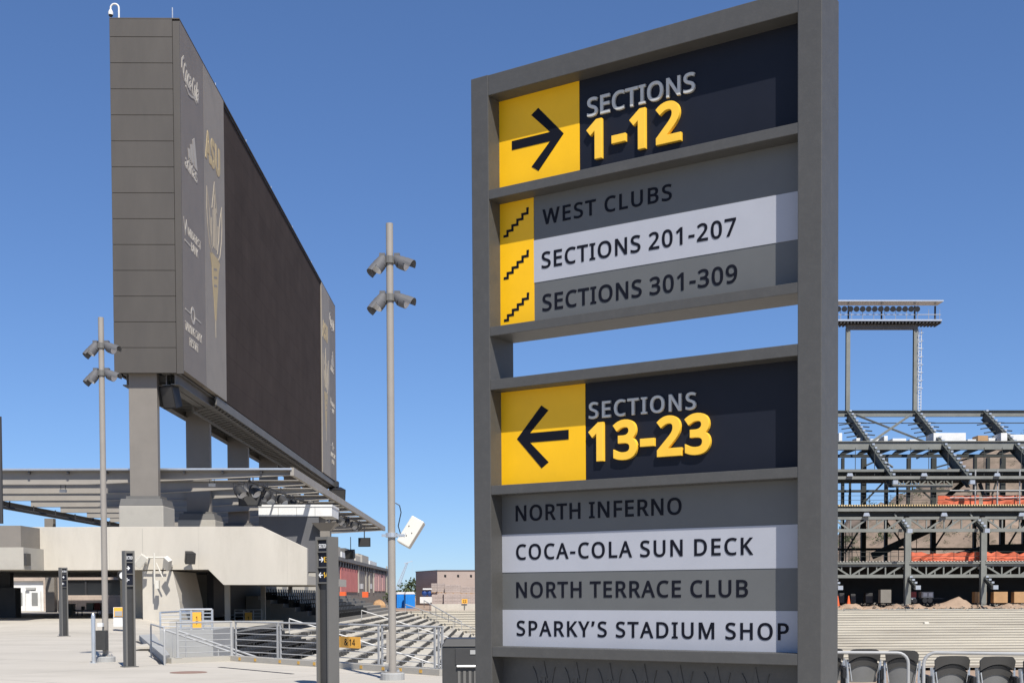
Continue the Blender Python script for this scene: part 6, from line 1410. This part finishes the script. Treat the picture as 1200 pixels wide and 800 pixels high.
# white units on the top level
for i, (x0, x1, y0, y1, lb) in enumerate(((1094, 1132, 507, 517, 'large white container box on the top level of the grandstand'), (1173, 1180.5, 507, 517, 'small white box on the grandstand top level, right of the slanting raker'), (1184, 1204, 509, 517, 'wide white box on the grandstand top level at the right edge'), (1134, 1144, 514.5, 517, 'low white slab on the grandstand top level'), (1046, 1062, 513.5, 517, 'low white box between two rakers on the top level'), (1036, 1040.5, 510.5, 517, 'small grey box between two rakers on the top level'))):
    o = px_box(MB(), x0, x1, y0, y1-.35, 166, 3).build('rooftop_unit', 'white', bevel=.04); tag(o, lb, 'rooftop unit', 'boxes on the top level of the grandstand')
for x0, x1, y0, lb in ((983, 987, 507, 'narrow white box on the top level of the grandstand nearest the big sign'), (1003.5, 1014, 513, 'low white box right of the first raker on the grandstand top level'), (1020, 1031, 514, 'flat white box before the crossing braces on the grandstand top level'), (1066, 1080, 514.5, 'flat pale box left of the second raker on the grandstand top level'), (1158.5, 1167, 513, 'pale box right of the brown stack on the grandstand top level')):
    o = px_box(MB(), x0, x1, y0, 516.6, 167.5, 2).build('rooftop_unit', 'white', bevel=.04); tag(o, lb, 'rooftop unit', 'boxes on the top level of the grandstand')
o = px_box(MB(), 1146, 1158, 510, 516.7, 166.5, 2).build('material_pile', 'ply'); tag(o, 'brown stack of materials on the grandstand top level', 'materials')
# floodlight gantry
lt = thing('floodlight_gantry', 'tall two legged floodlight gantry rising above the grandstand', 'floodlight tower', (at(1032, 484, 175).x, 175, zA))
YL = 175.2
lx = lambda px: at(px, 420, YL).x
lz = lambda py: at(1030, py, YL).z
for px in (993.5, 1072.5): MB().ibeam((lx(px), YL, zA+.385), (lx(px), YL, lz(384)), .55, .55, .08, (0,1,0)).build('leg', 'green_steel', lt)
MB().box(lx(957), lx(1100), YL-1.2, YL+1.6, lz(378.2), lz(376.2)).build('platform', 'galv', lt)
mb = MB()
for i in range(36):
    px = 958+i*4.0; mb.box(lx(px), lx(px)+.2, YL-1.1, YL+1.5, lz(380.6), lz(378.3))
mb.build('platform_joists', 'steel_dark', lt)
MB().box(lx(992), lx(1074), YL-.3, YL+.4, lz(386), lz(380)-.004).build('cross_girder', 'steel_soffit', lt)
MB().box(lx(957), lx(1101.5), YL-1.3, YL+1.2, lz(355.6), lz(354.0)).build('roof', 'galv', lt)
for px in (957, 996, 1035, 1074, 1098): MB().beam((lx(px), YL+.9, lz(375.7)), (lx(px), YL+.9, lz(356.8)), .2, .2).build('roof_post', 'steel_dark', lt)
mb = MB()
for py in (370.5,): mb.tube([(lx(957), YL-1.0, lz(py)), (lx(1099), YL-1.0, lz(py))], .05, 6)
for i in range(12): px = 957+i*12.8; mb.tube([(lx(px), YL-1.0, lz(375.7)), (lx(px), YL-1.0, lz(364.5))], .035, 5)
mb.build('guard_rail', 'rail_grey', lt)
MB().box(lx(960), lx(1097), YL+.95, YL+1.1, lz(374.8), lz(372.2)).build('ballast_box', 'white', lt)
for i in range(16):
    px = 965+i*7.05; x = lx(px); zz = lz(364.6)
    h = MB(); h.cone((x, YL-1.35, zz), (x, YL-.6, zz+.1), .40, .22, 12); h.build('lamp', 'black', lt, smooth=True)
ld = MB(); xa, xb2 = lx(1075.8), lx(1079)
for x in (xa, xb2): ld.tube([(x, YL-.2, lz(386)), (x, YL-.2, zA+.4)], .05, 6)
z = zA+.7
while z < lz(387): ld.tube([(xa, YL-.2, z), (xb2, YL-.2, z)], .035, 5); z += .42
z = zA+3.4
while z < lz(387):
    ld.tube([(xa, YL-.2, z), (xa-.05, YL-.75, z), (xb2+.05, YL-.75, z), (xb2, YL-.2, z)], .04, 5); z += 1.1
ld.build('ladder', 'white', lt)
# dirt heaps and site clutter under the grandstand
dm = MB(); n = 120; vs = []; m = 7
for i in range(n+1):
    x = 38+(X1-36)*i/n
    for k in range(m):
        f = k/(m-1); y = 150.2+3.4*f; h = (.42+.14*math.sin(x*.9)+.13*math.sin(x*2.3+1)+.1*math.sin(x*5.1))*math.sin(math.pi*min(1, f*1.15))**.8 if f*1.15 < 1 else 0
        xc = at(1122, 705, 151).x; h += .85*math.exp(-((x-xc)/1.5)**2)*math.sin(math.pi*f)
        vs.append((x, y, -.1+max(0, h)+random.uniform(-.09,.11)))
dm.add(vs, [(i*m+k, (i+1)*m+k, (i+1)*m+k+1, i*m+k+1) for i in range(n) for k in range(m-1)])
tag(dm.build('dirt', 'dirt', smooth=True), kind='structure')
rb = MB()
for _ in range(900):
    x = random.uniform(38, X1); y = random.uniform(149.0, 152.2); r = random.uniform(.04, .17)*(1.8 if random.random() < .08 else 1)
    z = .02+.4*math.sin(math.pi*min(1, max(0, (y-150.2)/3))) if y > 150.2 else -.1
    vs = [(x+random.uniform(-r, r), y+random.uniform(-r, r), z+random.uniform(-.3*r, r*1.2)) for _k in range(5)]
    rb.add(vs, [(0,1,2),(0,2,3),(0,3,4),(1,2,4),(2,3,4),(0,1,4)])
tag(rb.build('rubble', 'conc_dark'), 'loose rubble and clods strewn along the dirt under the grandstand', 'rubble', kind='stuff')
for i in range(14):
    x = X0+8+i*4.4+random.uniform(-1,1); y = random.uniform(153, 176); z = random.choice([zE, zD]); h = random.uniform(2.0, 5.5)
    MB().tube([(x, y, z), (x+random.uniform(-.1,.1), y, z+h)], .05, 5).build('prop', 'green_dark', gs)
for i in range(7):
    x = X0+6+i*8; MB().tube([(x, 153.5, zD-.4), (x+random.uniform(1,3), 153.5, zE+.3)], .025, 4).build('hanging_cable', 'green_dark', gs)
def clutter(nm, x0, x1, y0, y1, Y, m, lb, cat, d=1.0, bev=.03): tag(px_box(MB(), x0, x1, y0, y1, Y, d).build(nm, m, bevel=bev), lb, cat)
clutter('concrete_block', 1032, 1044.5, 690.5, 706, 152.8, 'conc_dark', 'tall grey concrete block on the dirt under the grandstand', 'concrete block')
clutter('crate', 1142.5, 1156.5, 693, 706, 153.5, 'ply', 'plywood crate beside the right hand column, half hidden by it', 'crate')
clutter('crate', 1164.5, 1181, 693, 706, 153.2, 'ply', 'plywood crate in the middle of the gap right of the second column', 'crate')
clutter('crate', 1188.5, 1206, 693, 706, 153.2, 'ply', 'plywood crate cut off by the right edge of the view', 'crate')
clutter('dumpster', 982, 989.5, 694.5, 706, 154.5, 'charcoal', 'dark bin under the grandstand nearest the big sign', 'bin')
clutter('dumpster', 997, 1003, 695.5, 706, 154.5, 'charcoal', 'second dark bin under the grandstand, right of the orange cone', 'bin')
clutter('dumpster', 1014.5, 1023, 694.5, 706, 154.5, 'charcoal', 'dark bin under the grandstand left of the concrete block', 'bin')
t = thing('generator', 'red and white towed generator under the grandstand', 'generator', (at(1069, 705, 154).x, 154, 0))
px_box(MB(), 1064.5, 1074, 692.8, 699.5, 154, 1.2).build('body', 'redbin', t, bevel=.05); px_box(MB(), 1066, 1073, 699.6, 702.8, 154.1, 1).build('chassis', 'white', t)
for px in (1066.5, 1072): c = at(px, 703.6, 153.9); MB().tube([c, c+Vector((0, .25, 0))], .3, 12).build('wheel', 'black', t)
t = thing('site_trailer', 'grey open trailer with white panels under the grandstand', 'trailer', (at(1086, 705, 154).x, 154, 0))
px_box(MB(), 1080, 1094, 693, 700, 154, 1.2).build('body', 'conc_cool', t, bevel=.03); px_box(MB(), 1078, 1106, 700.2, 701.4, 154.2, 1).build('drawbar', 'steel_dark', t)
for px in (1082, 1088.5): px_box(MB(), px, px+4.5, 694.2, 698.5, 153.97, .05).build('panel', 'white', t)
for px in (1084, 1090): c = at(px, 703, 153.9); MB().tube([c, c+Vector((0, .25, 0))], .32, 12).build('wheel', 'black', t)
def cone(px, py0, py1, Y, lb):
    a, b = at(px, py1, Y), at(px, py0, Y); t = thing('traffic_cone', lb, 'cone', (a.x, Y, a.z), 0, 'orange cones under the grandstand'); h = b.z-a.z
    MB().cone((a.x, Y, a.z+.05), (a.x, Y, b.z), h*.2, .06, 12).build('body', 'cone', t); MB().box(a.x-h*.24, a.x+h*.24, Y-h*.24, Y+h*.24, a.z, a.z+.06).build('base', 'cone', t)
cone(981.5, 697.5, 710, 151.2, 'orange cone on the dirt touching the big sign in the view'); cone(994.5, 697.5, 708.5, 151.5, 'orange cone between the two dark bins')
m = MB(); a, b = at(1131, 737, 143.4), at(1181, 738, 143.0); m.beam(a, b, .3, .12); tag(m.build('timber_plank', 'lumber'), 'long yellow timber plank lying on the far seating steps', 'plank')
o = px_box(MB(), 1083.5, 1089, 728.5, 733.5, 144.5, .5).build('bucket', 'white_gloss', bevel=.08); tag(o, 'small white bucket standing on the far seating steps', 'bucket')
o = px_box(MB(), 985, 990, 726, 729.2, 145.8, .4).build('bucket', 'white_gloss', bevel=.05); tag(o, 'white scrap on the far seating steps beside the big sign', 'scrap')
